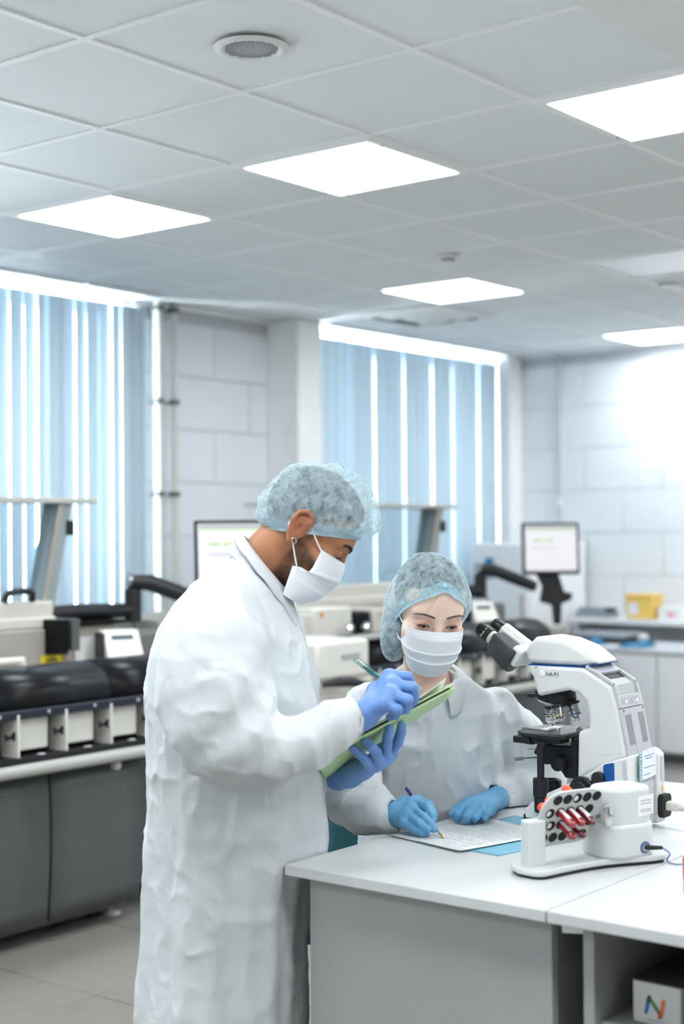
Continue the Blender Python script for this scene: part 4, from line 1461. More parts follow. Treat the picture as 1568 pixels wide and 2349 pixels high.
# stage
zs = side(1258, 1672, 0.0)[1]
stg = MB()
stg.prism([(0.135, -0.075), (0.150, -0.088), (0.235, -0.085), (0.275, -0.060), (0.285, 0.0), (0.272, 0.060), (0.240, 0.088), (0.16, 0.096), (0.135, 0.080)], SO + zs * uz, fa, fn_, uz, -0.010, 0.0)
sg = stg.build('stage', 'scope_black', ms, bevel=0.002, **SPc)
MB().prism([(0.142, -0.066), (0.233, -0.076), (0.268, -0.055), (0.276, 0.0), (0.262, 0.055), (0.235, 0.078), (0.142, 0.078)], SO + zs * uz, fa, fn_, uz, 0.0, 0.0012).build('stage_plate', 'steel', sg, **SPc)
MB().lathe([(0.016, 0), (0.016, 0.0004)], 28, sp(OS, 0, zs + 0.0013)).build('stage_opening', 'hole_black', sg, **SPc)
MB().prism([(OS - 0.03, 0.010), (OS - 0.026, 0.010), (OS - 0.020, 0.055), (OS + 0.05, 0.045), (OS + 0.05, 0.050), (OS - 0.026, 0.062)], SO + zs * uz, fa, fn_, uz, 0.0013, 0.006).build('slide_holder', 'steel', sg, **SPc)
sl = MB().prism([(OS - 0.013, -0.035), (OS + 0.013, -0.035), (OS + 0.013, 0.04), (OS - 0.013, 0.04)], SO + zs * uz, fa, fn_, uz, 0.0018, 0.0030)
sl.build('glass_slide', 'sticker_white', sg, **SPc)
MB().lathe([(0.0045, 0), (0.0045, 0.010), (0.003, 0.012), (0, 0.012)], 14, sp(0.165, 0.058, zs + 0.001)).build('thumb_screw', 'steel', sg, **SPc)
MB().lathe([(0.008, 0), (0.008, 0.006), (0.004, 0.010), (0, 0.010)], 14, sp(0.140, 0.0, zs + 0.001)).build('thumb_screw', 'steel', sg, **SPc)
for p0, p1, z0_, z1_ in (((0.225, 0.045), (0.270, 0.085), -0.026, -0.010), ((0.15, 0.03), (0.225, 0.080), -0.022, -0.010), ((0.24, -0.02), (0.262, 0.045), -0.034, -0.010), ((0.185, 0.03), (0.205, 0.085), -0.030, -0.020)):
    MB().prism([(p0[0], p0[1]), (p1[0], p0[1]), (p1[0], p1[1]), (p0[0], p1[1])], SO + zs * uz, fa, fn_, uz, z0_, z1_).build('stage_slide', 'scope_black', sg, bevel=0.002, **SPc)
# stage carrier and condenser
MB().prism([(0.128, zs - 0.010), (0.144, zs - 0.010), (0.144, zs - 0.030), (0.235, zs - 0.034), (0.245, zs - 0.055), (0.215, zs - 0.070), (0.175, zs - 0.085), (0.160, zs - 0.105), (0.128, zs - 0.105)], SO, fa, uz, fn_, -0.045, 0.035).build('stage_carrier', 'scope_black', ms, bevel=0.003, **SPc)
MB().prism([(0.126, zs - 0.10), (0.131, zs - 0.10), (0.131, 0.045), (0.126, 0.045)], SO, fa, uz, fn_, -0.04, 0.045).build('guide_rail', 'scope_black', ms, **SPc)
MB().lathe([(0.026, -0.040), (0.030, -0.045), (0.030, -0.062), (0.024, -0.080), (0, -0.080)], 28, sp(OS + 0.004, 0.0, zs)).build('condenser', 'scope_black', ms, **SPc)
MB().tube([sp(OS + 0.03, 0.01, zs - 0.068), sp(OS + 0.062, 0.03, zs - 0.071)], 0.002, 8).build('condenser_lever', 'steel', ms, **SPc)
MB().tube([sp(OS + 0.060, 0.029, zs - 0.071), sp(OS + 0.078, 0.040, zs - 0.073)], 0.0048, 12).build('lever_grip', 'steel', ms, **SPc)
MB().prism([(OS + 0.022, 0.0), (OS + 0.045, 0.0), (OS + 0.045, 0.03), (OS + 0.022, 0.03)], SO + (zs - 0.046) * uz, fa, fn_, uz, -0.002, 0.0).build('filter_tab', 'steel', ms, **SPc)
s_, z_ = side(1283, 1751, 0.045)
MB().lathe([(0.0165, -0.012), (0.0175, -0.010), (0.0175, 0.012), (0.016, 0.014), (0, 0.014)], 28, sp(s_, 0.045, z_), fn_).build('condenser_knob', 'scope_black', ms, **SPc)
# coaxial stage drive hanging down on the near side
s_, z1_ = side(1239, 1705, 0.080)
z2_ = side(1239, 1790, 0.080)[1]
z3_ = side(1239, 1862, 0.080)[1]
dr = MB().lathe([(0.0085, z1_), (0.0085, z2_)], 20, sp(s_, 0.080, 0)).build('stage_drive', 'scope_black', ms, **SPc)
MB().lathe([(0.0085, z2_ + 0.006), (0.018, z2_ + 0.005), (0.0185, z2_), (0.0185, z2_ - 0.036), (0.016, z2_ - 0.038), (0.0155, z3_ + 0.002), (0.014, z3_), (0, z3_)], 32, sp(s_, 0.080, 0)).build('drive_knob', 'scope_black', dr, **SPc)
MB().beam(sp(s_ - 0.014, 0.075, z1_ + 0.002), sp(s_ + 0.012, 0.082, z1_ + 0.002), 0.012, 0.006).build('drive_bracket', 'scope_black', dr, **SPc)
# field lens on the base, focus knobs
s_, z_ = side(1268, 1806, 0.0)
MB().lathe([(0.024, -0.012), (0.025, 0.0), (0.025, 0.014), (0.021, 0.017), (0.015, 0.017), (0.014, 0.013), (0, 0.013)], 36, sp(OS + 0.002, 0.0, z_ + 0.002)).build('field_lens', 'scope_black', ms, **SPc)
s_, z_ = side(1338, 1812, 0.085)
fk = MB().lathe([(0.031, -0.004), (0.031, 0.012), (0.029, 0.014), (0.022, 0.014), (0.022, 0.026), (0.020, 0.028), (0, 0.028)], 40, sp(s_, 0.085, z_), fn_).build('focus_knob', 'scope_black', ms, **SPc)
MB().lathe([(0.0312, 0.0), (0.0322, 0.001), (0.0322, 0.003), (0.0312, 0.004)], 40, sp(s_, 0.085, z_), fn_).build('chrome_ring', 'chrome', fk, **SPc)
s_, z_ = side(1374, 1786, 0.085)
MB().lathe([(0.015, -0.004), (0.016, 0.0), (0.016, 0.010), (0.014, 0.012), (0, 0.012)], 28, sp(s_, 0.085, z_), fn_).build('light_knob', 'scope_black', ms, **SPc)

# power lead of the microscope
pw = thing('power_cord', 'pale grey power lead plugged into the microscope', 'cord', (sp(rear_s - 0.05, -0.054, 0)).tolist(), 'F')
c = sp(rear_s - 0.026, -0.054, zi)
MB().prism([(-0.012, -0.009), (0.012, -0.009), (0.012, 0.007), (0.008, 0.011), (-0.008, 0.011), (-0.012, 0.007)], c, fn_, uz, -fa, 0.0, 0.030).build('plug', 'cable_grey', pw, bevel=0.002, **SPc)
e0 = c - fa * 0.03
MB().tube(smooth_path([e0, e0 - fa * 0.02 - uz * 0.001, e0 - fa * 0.045 - uz * 0.003, e0 - fa * 0.10 + fn_ * 0.01 - uz * 0.012, e0 - fa * 0.30 - fn_ * 0.02 - uz * 0.040], 4),
          np.concatenate([[0.0095, 0.009, 0.0085, 0.008, 0.0075, 0.007, 0.006, 0.005], np.full(9, 0.0042)]), 12).build('cable', 'cable_grey', pw, **SPc)

# ================================================================== TUBE MIXER WITH BLOOD TUBES
mm = np.array([0.866, 0.5, 0.0])
mq = np.array([0.5, -0.866, 0.0])
M0 = atz(1223, 1992, TZ + 0.012)
M0 = np.array([M0[0], M0[1], TZ])


def mp(a, b, z):
    return M0 + a * mm + b * mq + z * uz


mx = thing('tube_mixer', 'white rotating blood tube mixer with a perforated plate', 'mixer', mp(0.12, 0, 0).tolist(), 'F')


def rrect(a0, a1, b0, b1, r, n=6):
    out = []
    for cx, cy, t0 in ((a1 - r, b1 - r, 0), (a0 + r, b1 - r, 90), (a0 + r, b0 + r, 180), (a1 - r, b0 + r, 270)):
        for k in range(n + 1):
            t = math.radians(t0 + 90 * k / n)
            out.append((cx + r * math.cos(t), cy + r * math.sin(t)))
    return out


# base plate: bone-shaped outline
bp = []
N_ = 40
for k in range(N_ + 1):
    a = -0.040 + 0.355 * k / N_
    w = 0.050 - 0.014 * math.sin(math.pi * min(1, max(0, (a - 0.0) / 0.26))) + 0.012 * max(0, (a - 0.15) / 0.165)
    e = min(1, (a + 0.040) / 0.03, (0.315 - a) / 0.03)
    bp.append((a, w * math.sqrt(max(0.0, 1 - (1 - e) ** 2)) if e < 1 else w))
out_ = [(a, w) for a, w in bp] + [(a, -w * 0.9) for a, w in bp[::-1][1:-1]]
MB().prism(out_, M0, mm, mq, uz, 0.006, 0.018).build('base_plate', 'mixer_white', mx, space='F', bevel=0.003)
MB().prism([(a * 0.97 + 0.004, w * 0.93) for a, w in out_], M0, mm, mq, uz, 0.0, 0.006).build('rubber_mat', 'rubber', mx, space='F')
MB().prism(rrect(-0.021, 0.021, -0.016, 0.016, 0.006), M0, mm, mq, uz, 0.014, 0.108).build('post', 'mixer_white', mx, space='F', bevel=0.004)
hs = MB().prism(rrect(0.150, 0.284, -0.058, 0.052, 0.040, 8), M0, mm, mq, uz, 0.016, 0.084).build('motor_housing', 'mixer_white', mx, space='F', bevel=0.007, seg=3)
MB().prism(rrect(0.166, 0.279, -0.050, 0.046, 0.036, 8), M0, mm, mq, uz, 0.078, 0.156).build('housing_top', 'mixer_white', hs, space='F', bevel=0.008, seg=3)
tbx = MB().prism([(0.030, 0.0), (0.044, 0.0), (0.044, 0.03), (0.037, 0.043), (0.030, 0.03)], mp(0.118, 0.052, 0.085), mm, uz, mq, -0.012, -0.004)
tbx.build('bearing_tab', 'mixer_white', mx, space='F', bevel=0.003)
MB().prism([(-0.033, -0.018), (0.008, -0.014), (0.008, 0.026), (-0.033, 0.022)], mp(0.262, 0.0462, 0.115), mm, uz, mq, 0.0, 0.0006).build('rating_label', 'sticker_white', hs, space='F', smooth=False)
for z in (0.128, 0.122, 0.106, 0.110):
    MB().prism([(-0.026, 0.0), (0.002, 0.0), (0.002, 0.002), (-0.026, 0.002)], mp(0.262, 0.0462, z), mm, uz, mq, 0.0006, 0.0010).build('label_print', 'print_grey', hs, space='F', smooth=False)
# rotating plate with its holes
TL = math.radians(24)
pn = math.cos(TL) * mq - math.sin(TL) * uz              # front of the plate
pu = math.cos(TL) * uz + math.sin(TL) * mq              # up along the plate
PC = mp(0.087, 0.004, 0.106)
MB().prism(rrect(-0.078, 0.076, -0.064, 0.062, 0.042, 8), PC, mm, pu, pn, -0.0025, 0.0025).build('rotor_plate', 'mixer_plate', mx, space='F', bevel=0.001)
holes = []
for r_ in range(4):
    for c_ in range(5):
        a = -0.0545 + 0.0245 * c_ + (0.0105 if r_ % 2 == 0 else 0)
        b = 0.044 - 0.0293 * r_
        holes.append((a, b))
for a, b in holes:
    MB().lathe([(0.0108, 0.0), (0.0108, 0.0012), (0.0098, 0.0016), (0.0090, 0.0005), (0.0, 0.0004)], 22, PC + a * mm + b * pu + pn * 0.0024, pn).build('rubber_hole', 'hole_black', mx, space='F')
MB().tube([mp(0.0, 0.0, 0.098), mp(0.03, 0.0, 0.10)], 0.006, 12).build('axle', 'steel', mx, space='F')
MB().tube([mp(0.155, 0.0, 0.10), mp(0.175, 0.0, 0.10)], 0.006, 12).build('axle', 'steel', mx, space='F')
MB().tube(smooth_path([mp(0.140, 0.046, 0.118), mp(0.143, 0.05, 0.126), mp(0.150, 0.05, 0.124), mp(0.149, 0.052, 0.112), mp(0.158, 0.054, 0.108)], 4), 0.0025, 8).build('spring_clip', 'steel', mx, space='F')

# tubes
tube_at = [(6, 'blood', 'blood tube in the mixer, upper row, second from the post'), (7, 'blood', 'blood tube in the mixer, upper row, in the middle'), (8, 'blood_dark', 'blood tube in the mixer closest to the motor housing'),
           (11, 'blood', 'blood tube in the mixer nearest the post, lower row'), (12, 'blood_dark', 'blood tube in the mixer, lower row, in the middle')]
proto = None
for k, (h, mt, lab) in enumerate(tube_at):
    a, b = holes[h]
    c = PC + a * mm + b * pu
    t = thing('blood_tube', lab, 'test tube', (c + pn * 0.052).tolist(), 'F', group='blood tubes in the mixer')
    L0, L1 = -0.030, 0.052
    MB().lathe([(0.0, L1), (0.0040, L1 - 0.0008), (0.0066, L1 - 0.004), (0.0074, L1 - 0.008), (0.0074, L0 + 0.006)], 20, c, pn).build('blood', mt, t, space='F')
    MB().grid(lambda u, v: c + pn * (L0 + 0.01 + (0.036 - L0 - 0.01) * v) + 0.0077 * (math.cos(-0.7 + 1.3 * u) * pu + math.sin(-0.7 + 1.3 * u) * mm), 8, 4).build('paper_label', 'tube_label', t, space='F', solid=0.0003)
    MB().lathe([(0.0, L0 - 0.012), (0.0070, L0 - 0.012), (0.0078, L0 - 0.010), (0.0078, L0 + 0.006), (0.0, L0 + 0.006)], 20, c, pn).build('stopper', 'orange_cap', t, space='F')
for k, (h, lab) in enumerate(((10, 'stoppered tube behind the plate edge, lower orange cap'), (5, 'stoppered tube behind the plate edge, upper orange cap'), (2, 'stoppered tube with an orange cap above the plate'))):
    a, b = holes[h]
    c = PC + (a - 0.004) * mm + b * pu
    t = thing('blood_tube', lab, 'test tube', (c + pn * 0.004).tolist(), 'F', group='blood tubes in the mixer')
    sh = -0.020 if h != 2 else -0.030
    MB().lathe([(0.0, 0.004), (0.0062, 0.003), (0.0064, sh + 0.01), (0.0, sh + 0.01)], 18, c, pn).build('glass', 'tube_label', t, space='F')
    MB().lathe([(0.0, sh - 0.006), (0.0078, sh - 0.005), (0.0084, sh - 0.003), (0.0084, sh + 0.014), (0.0, sh + 0.014)], 20, c, pn).build('stopper', 'orange_cap', t, space='F')

# lead of the mixer
cw = thing('mixer_lead', 'thin blue grey lead with a black plug in the mixer', 'cord', mp(0.29, 0.05, 0).tolist(), 'F')
pj = onplane(1479, 1944, mp(0.278, 0.0525, 0.04), mq)
MB().lathe([(0.012, 0), (0.012, 0.0010), (0.0095, 0.0012)], 24, pj, mq).build('socket_ring', 'scope_blue', mx, space='F')
MB().lathe([(0.0095, 0), (0.0095, 0.0016), (0, 0.002)], 20, pj, mq).build('socket', 'steel', mx, space='F')
mat('lead_blue', srgb(110, 125, 165), 0.5)
dirp = mq * 0.55 + mm * 0.80
dirp /= np.linalg.norm(dirp)
MB().tube([pj + mq * 0.002, pj + mq * 0.002 + dirp * 0.012, pj + dirp * 0.034], [0.0038, 0.0048, 0.0036], 12).build('plug', 'rubber', cw, space='F')
q0 = pj + dirp * 0.034
e1 = atz(1568, 1982, TZ + 0.004)
e2 = atz(1660, 1960, TZ + 0.004)
m1 = atz(1530, 1976, TZ + 0.004)
MB().tube(smooth_path([q0, q0 + dirp * 0.015 - uz * 0.012, m1, e1, e2], 6), 0.0016, 8).build('wire', 'lead_blue', cw, space='F')

# red capped bottle just inside the picture edge
rb_ = atz(1588, 2050, TZ)
t = thing('reagent_bottle', 'small red bottle at the picture edge on the near desk', 'bottle', rb_.tolist(), 'F')
MB().lathe([(0.0, 0.0), (0.0165, 0.0), (0.0175, 0.002), (0.0175, 0.028)], 24, rb_).build('body', 'pink_print', t, space='F')
MB().lathe([(0.0178, 0.028), (0.0178, 0.066), (0.016, 0.069), (0, 0.069)], 24, rb_).build('cap', 'red_plastic', t, space='F')

# ================================================================== SOFT SHAPES: distance fields turned into meshes
def vnoise(P, f, seed=0):
    """smooth value noise, P (n, 3), f frequency per axis"""
    rs = np.random.RandomState(seed)
    T = rs.rand(32, 32, 32).astype(np.float32)
    Q = (P * np.asarray(f, np.float32)).astype(np.float32) + 100.0
    I = np.floor(Q).astype(np.int32)
    t = Q - I
    t = t * t * (3 - 2 * t)
    i0, i1 = I % 32, (I + 1) % 32
    out = 0
    for a in (0, 1):
        for b in (0, 1):
            for c in (0, 1):
                w = (t[:, 0] if a else 1 - t[:, 0]) * (t[:, 1] if b else 1 - t[:, 1]) * (t[:, 2] if c else 1 - t[:, 2])
                out = out + w * T[(i1 if a else i0)[:, 0], (i1 if b else i0)[:, 1], (i1 if c else i0)[:, 2]]
    return out


def ridge(P, f, seed=0):
    return 1 - np.abs(2 * vnoise(P, f, seed) - 1)


def s_cap(P, a, b, ra, rb):
    a, b = np.asarray(a, np.float32), np.asarray(b, np.float32)
    d = b - a
    t = np.clip(((P - a) @ d) / (d @ d + 1e-12), 0, 1)
    return np.linalg.norm(P - a - t[:, None] * d, axis=1) - (ra + (rb - ra) * t)


def s_chain(P, pts, rs, k=0.0):
    o = None
    for i in range(len(pts) - 1):
        d = s_cap(P, pts[i], pts[i + 1], rs[i], rs[i + 1])
        o = d if o is None else (smin(o, d, k) if k else np.minimum(o, d))
    return o


def s_ell(P, c, r, R=None):
    Q = P - np.asarray(c, np.float32)
    if R is not None:
        Q = Q @ np.asarray(R, np.float32).T
    r = np.asarray(r, np.float32)
    k0 = np.linalg.norm(Q / r, axis=1)
    k1 = np.linalg.norm(Q / (r * r), axis=1) + 1e-9
    return k0 * (k0 - 1) / k1


def s_box(P, c, h, R=None, r=0.0):
    Q = P - np.asarray(c, np.float32)
    if R is not None:
        Q = Q @ np.asarray(R, np.float32).T
    q = np.abs(Q) - np.asarray(h, np.float32) + r
    return np.linalg.norm(np.maximum(q, 0), axis=1) + np.minimum(q.max(axis=1), 0) - r


def smin(a, b, k):
    h = np.clip(0.5 + 0.5 * (b - a) / k, 0, 1)
    return b * (1 - h) + a * h - k * h * (1 - h)


def smax(a, b, k):
    return -smin(-a, -b, k)


def nets(fn, lo, hi, h, smooth=1):
    """surface nets of the zero level of fn inside the box lo..hi, cell size h"""
    lo, hi = np.asarray(lo, float), np.asarray(hi, float)
    n = np.ceil((hi - lo) / h).astype(int) + 1
    ax = [lo[i] + h * np.arange(n[i]) for i in range(3)]
    G = np.stack(np.meshgrid(*ax, indexing='ij'), -1).reshape(-1, 3).astype(np.float32)
    # coarse look first, then only the cells near the surface
    ci = [np.minimum(4 * np.arange(-(-n[i] // 4) + 1), n[i] - 1) for i in range(3)]
    ni = [np.minimum((np.arange(n[i]) + 2) // 4, len(ci[i]) - 1) for i in range(3)]
    GC = np.stack(np.meshgrid(*[ax[i][ci[i]] for i in range(3)], indexing='ij'), -1).reshape(-1, 3).astype(np.float32)
    VC = fn(GC).astype(np.float32).reshape([len(c_) for c_ in ci])
    V = VC[np.ix_(*ni)].reshape(-1).copy()
    close = np.flatnonzero(np.abs(V) < 5.0 * h + 0.012)
    for s in range(0, len(close), 400000):
        k_ = close[s:s + 400000]
        V[k_] = fn(G[k_])
    V = V.reshape(n)
    ins = V < 0
    c = n - 1
    S = np.zeros(c, np.int8)
    for a in (0, 1):
        for b in (0, 1):
            for d in (0, 1):
                S += ins[a:a + c[0], b:b + c[1], d:d + c[2]]
    act = (S > 0) & (S < 8)
    idx = -np.ones(c, np.int64)
    I = np.argwhere(act)
    idx[act] = np.arange(len(I))
    acc = np.zeros((len(I), 3))
    cnt = np.zeros(len(I))
    for axis in range(3):
        o1, o2 = [i for i in range(3) if i != axis]
        for a in (0, 1):
            for b in (0, 1):
                p = I.copy()
                p[:, o1] += a
                p[:, o2] += b
                q = p.copy()
                q[:, axis] += 1
                va, vb = V[p[:, 0], p[:, 1], p[:, 2]], V[q[:, 0], q[:, 1], q[:, 2]]
                m = (va < 0) != (vb < 0)
                t = np.where(m, va / np.where(m, va - vb, 1), 0)
                X = p.astype(float)
                X[:, axis] += t
                acc[m] += X[m]
                cnt[m] += 1
    vert = lo + h * acc / cnt[:, None]
    faces = []
    for axis in range(3):
        o1, o2 = (axis + 1) % 3, (axis + 2) % 3
        sl0 = [slice(None)] * 3
        sl1 = [slice(None)] * 3
        sl0[axis], sl1[axis] = slice(0, -1), slice(1, None)
        ch = ins[tuple(sl0)] != ins[tuple(sl1)]
        E = np.argwhere(ch)
        E = E[(E[:, o1] > 0) & (E[:, o2] > 0) & (E[:, o1] < c[o1]) & (E[:, o2] < c[o2])]
        out = ins[tuple(sl0)][E[:, 0], E[:, 1], E[:, 2]]
        q = []
        for a, b in ((1, 1), (0, 1), (0, 0), (1, 0)):
            p = E.copy()
            p[:, o1] -= a
            p[:, o2] -= b
            q.append(idx[p[:, 0], p[:, 1], p[:, 2]])
        q = np.stack(q, 1)
        q[~out] = q[~out][:, ::-1]
        faces.append(q)
    faces = np.concatenate(faces)
    faces = faces[(faces >= 0).all(1)]
    for _ in range(smooth):
        s = np.zeros_like(vert)
        k = np.zeros(len(vert))
        for i in range(4):
            a, b = faces[:, i], faces[:, (i + 1) % 4]
            np.add.at(s, a, vert[b])
            np.add.at(s, b, vert[a])
            np.add.at(k, a, 1)
            np.add.at(k, b, 1)
        vert = 0.45 * vert + 0.55 * s / np.maximum(k, 1)[:, None]
    return vert, faces


def soft(name, fn, lo, hi, h, material, parent, M=None, tone=None, smooth=1, space='F'):
    """mesh of a distance field; M takes its coordinates into F; tone(verts) gives vertex colours"""
    v, f = nets(fn, lo, hi, h, smooth)
    col = tone(v) if tone is not None else None
    if M is not None:
        v = v @ np.asarray(M)[:3, :3].T + np.asarray(M)[:3, 3]
    mb = MB()
    mb.v, mb.f = v.tolist(), f.tolist()
    return mb.build(name, material, parent, space=space, angle=180, tone=col, fix=False)


def frame_of(o, hf, hu):
    """4 x 4 with columns forward, left, up"""
    hf = np.asarray(hf, float)
    hf = hf / np.linalg.norm(hf)
    hl = np.cross(hu, hf)
    hl /= np.linalg.norm(hl)
    hu = np.cross(hf, hl)
    M = np.eye(4)
    M[:3, 0], M[:3, 1], M[:3, 2], M[:3, 3] = hf, hl, hu, o
    return M


def xf(M, p):
    return np.asarray(M)[:3, :3] @ np.asarray(p, float) + np.asarray(M)[:3, 3]


# ------------------------------------------------------------------ materials of people
attr_mat('skin_dark', 0.5, sss=0.12, spec=0.35, bump=0.08, bscale=350, var=0.05, vscale=60)
attr_mat('skin_fair', 0.48, sss=0.15, spec=0.35, bump=0.05, bscale=400, var=0.03, vscale=60)
attr_mat('eye_ball', 0.08, spec=0.6)
mat('coat_cloth', srgb(203, 208, 211), 0.72, spec=0.25, bump=0.22, bscale=34, var=0.015, vscale=6, sheen=0.1, crease=7.0)
mat('glove_blue', srgb(102, 140, 198), 0.42, spec=0.4, bump=0.12, bscale=110, var=0.05, vscale=40)
mat('glove_sky', srgb(98, 160, 202), 0.42, spec=0.4, bump=0.14, bscale=110, var=0.05, vscale=40)
mat('hair_black', srgb(26, 24, 25), 0.55, bump=0.6, bscale=140, var=0.3, vscale=90)
mat('brow_hair', srgb(38, 27, 22), 0.6)
mat('brow_soft', srgb(112, 90, 80), 0.6)
mat('lash', srgb(28, 20, 20), 0.6)
mat('mask_white', srgb(222, 225, 230), 0.7, spec=0.2, bump=0.08, bscale=500)
mat('loop_white', srgb(238, 238, 240), 0.6)
mat('mask_blue', srgb(206, 226, 238), 0.7)
mat('silver', srgb(205, 205, 205), 0.2, metal=1.0)
mat('trouser_dark', srgb(44, 50, 62), 0.8)
mat('shoe_dark', srgb(30, 30, 32), 0.5)
thin_sheet('net_cloth', (0.62, 0.79, 0.85, 1), trans=0.35, clear=0.52, fibre=0.28, fscale=55)
thin_sheet('net_band', (0.52, 0.75, 0.85, 1), trans=0.35, clear=0.12, fibre=0.10, fscale=60)


# ------------------------------------------------------------------ hand
def hand(name, label, material, parent, wrist, fingers, thumb, pal=0.0125, fr=(0.0098, 0.0090, 0.0082, 0.0070), cuff=None, h=0.0017, extra=None):
    """gloved hand: fingers = four chains (knuckle, middle joint, end joint, tip) in F; thumb likewise; wrist a point"""
    wrist = np.asarray(wrist, float)
    F_ = [np.array(f, float) for f in fingers]
    T_ = np.array(thumb, float)
    mcp = [f[0] for f in F_]
    scl = [1.0, 1.04, 1.0, 0.88]
    fr = list(fr)
    allp = np.vstack([wrist[None]] + F_ + [T_] + ([np.asarray(cuff)] if cuff is not None else []))

    def fn(P):
        palm = None
        for i in range(4):
            d = s_cap(P, wrist, mcp[i], 0.021, pal)
            palm = d if palm is None else smin(palm, d, 0.012)
        for i in range(3):
            palm = smin(palm, s_cap(P, mcp[i], mcp[i + 1], pal, pal), 0.010)
        palm = smin(palm, s_cap(P, T_[0], T_[1], 0.016, 0.013), 0.014)
        palm = smin(palm, s_cap(P, wrist, T_[0], 0.020, 0.016), 0.014)
        out = palm
        fingers_d = None
        for i in range(4):
            n = len(F_[i])
            r = [fr[min(j, 3)] * scl[i] * (1.12 if j == 0 else 1.0) for j in range(n)]
            r[-1] *= 0.95
            d = s_chain(P, F_[i], r, 0.003)
            fingers_d = d if fingers_d is None else smin(fingers_d, d, 0.0012)
        td = s_chain(P, T_, [0.0135, 0.0120, 0.0108, 0.0090][:len(T_)], 0.003)
        fingers_d = smin(fingers_d, td, 0.0012)
        out = smin(out, fingers_d, 0.006)
        if cuff is not None:
            out = smin(out, s_chain(P, [wrist] + list(cuff), [0.024, 0.029, 0.032][:1 + len(cuff)], 0.01), 0.012)
        # stretched latex: small wrinkles
        m = np.abs(out) < 0.006
        Q = P[m]
        out[m] = out[m] - 0.0008 * ridge(Q, (90, 90, 90), 5) - 0.0007 * ridge(Q, (45, 45, 45), 6)
        return out
    o = soft(name, fn, allp.min(0) - 0.04, allp.max(0) + 0.04, h, material, parent, smooth=1)
    if label:
        o['label'] = label
    return o


# ------------------------------------------------------------------ head
def head_field(P, k):
    """k: dict of proportions; local x forward, y left, z up, origin between the ear holes"""
    w = k.get('w', 1.0)
    A = np.abs(P[:, 1:2])
    S = np.concatenate([P[:, :1], A, P[:, 2:3]], 1)
    d = s_ell(P, (-0.008, 0, 0.048), (0.097, 0.076 * w, 0.080))
    d = smin(d, s_ell(P, (0.040, 0, -0.026), (0.053, 0.060 * w, 0.086)), 0.03)
    d = smin(d, s_ell(P, (0.043, 0, 0.046), (0.052, 0.064 * w, 0.056)), 0.02)
    d = smin(d, s_ell(P, (0.040, 0, -0.074), (0.046, 0.050 * w, 0.038)), 0.02)
    d = smin(d, s_cap(P, (0.076, -0.008, -0.100), (0.076, 0.008, -0.100), 0.017, 0.017), 0.02)
    d = smin(d, s_ell(S, (0.058, 0.046 * w, -0.020), (0.024, 0.020, 0.022)), 0.02)
    d = smin(d, s_cap(S, (0.086, 0.012, 0.030), (0.074, 0.044, 0.032), k.get('brow', 0.012), 0.010), 0.014)
    # eye sockets, lids
    d = smax(d, -s_ell(S, (0.105, 0.032, 0.008), (0.020, 0.017, 0.013)), 0.012)
    d = smin(d, s_ell(S, (0.0775, 0.032, 0.007), (0.0145, 0.0150, 0.0138)), 0.004)
    # nose
    d = smin(d, s_chain(P, [(0.087, 0, 0.024), (0.094, 0, 0.004), (0.1045, 0, -0.020)], [0.0080, 0.0075 * k.get('nose', 1), 0.0105], 0.008), 0.010)
    d = smin(d, s_ell(S, (0.097, 0.011, -0.026), (0.010, 0.008, 0.008)), 0.006)
    # mouth
    d = smin(d, s_ell(P, (0.094, 0, -0.062), (0.011, 0.024, 0.012)), 0.010)
    d = smax(d, -s_cap(P, (0.107, -0.02, -0.060), (0.107, 0.02, -0.060), 0.0025, 0.0025), 0.004)
    # neck
    nd = np.asarray(k['neck'], float)
    d = smin(d, s_cap(P, (-0.030, 0, -0.030), nd, k.get('nr', 0.056) * 0.98, k.get('nr', 0.056) * 1.06), 0.028)
    # opening between the lids
    ez, eh = k.get('slit', (-0.0025, 0.0032))
    d = smax(d, -s_ell(S, (0.0925, 0.0325, 0.007 + ez), (0.0075, 0.0128, eh)), 0.0015)
    return d


def ear_field(P, sgn, k=None):
    Q = P.copy()
    Q[:, 1] = P[:, 1] * sgn
    pts = [(0.010, 0.076, 0.004), (0.010, 0.083, 0.024), (0.002, 0.090, 0.037), (-0.012, 0.096, 0.041), (-0.025, 0.099, 0.031), (-0.028, 0.098, 0.010), (-0.021, 0.092, -0.011), (-0.009, 0.084, -0.027), (0.000, 0.079, -0.029)]
    rs = [0.0035, 0.0042, 0.0045, 0.0047, 0.0047, 0.0045, 0.0045, 0.0075, 0.006]
    d = s_chain(Q, pts, rs, 0.003)
    d = smin(d, s_chain(Q, [(0.0, 0.086, 0.030), (-0.014, 0.092, 0.020), (-0.016, 0.090, 0.002), (-0.008, 0.083, -0.012)], [0.0032, 0.0040, 0.0038, 0.0035], 0.003), 0.004)
    d = smin(d, s_ell(Q, (-0.008, 0.083, 0.007), (0.021, 0.0085, 0.036), [[0.93, -0.36, 0], [0.36, 0.93, 0], [0, 0, 1]]), 0.005)
    d = smin(d, s_cap(Q, (-0.006, 0.066, 0.004), (-0.010, 0.080, 0.007), 0.022, 0.017), 0.004)
    d = smin(d, s_cap(Q, (0.006, 0.070, 0.012), (0.004, 0.086, 0.024), 0.011, 0.0085), 0.004)
    d = smin(d, s_cap(Q, (0.006, 0.078, 0.004), (0.006, 0.078, -0.008), 0.0045, 0.004), 0.003)
    d = smax(d, -s_ell(Q, (-0.004, 0.100, 0.001), (0.0105, 0.0135, 0.017)), 0.003)
    d = smax(d, -s_ell(Q, (-0.009, 0.1040, 0.027), (0.010, 0.0095, 0.0065)), 0.003)
    return d


def mixc(a, b, t):
    t = np.clip(t, 0, 1)[:, None]
    return a * (1 - t) + b * t


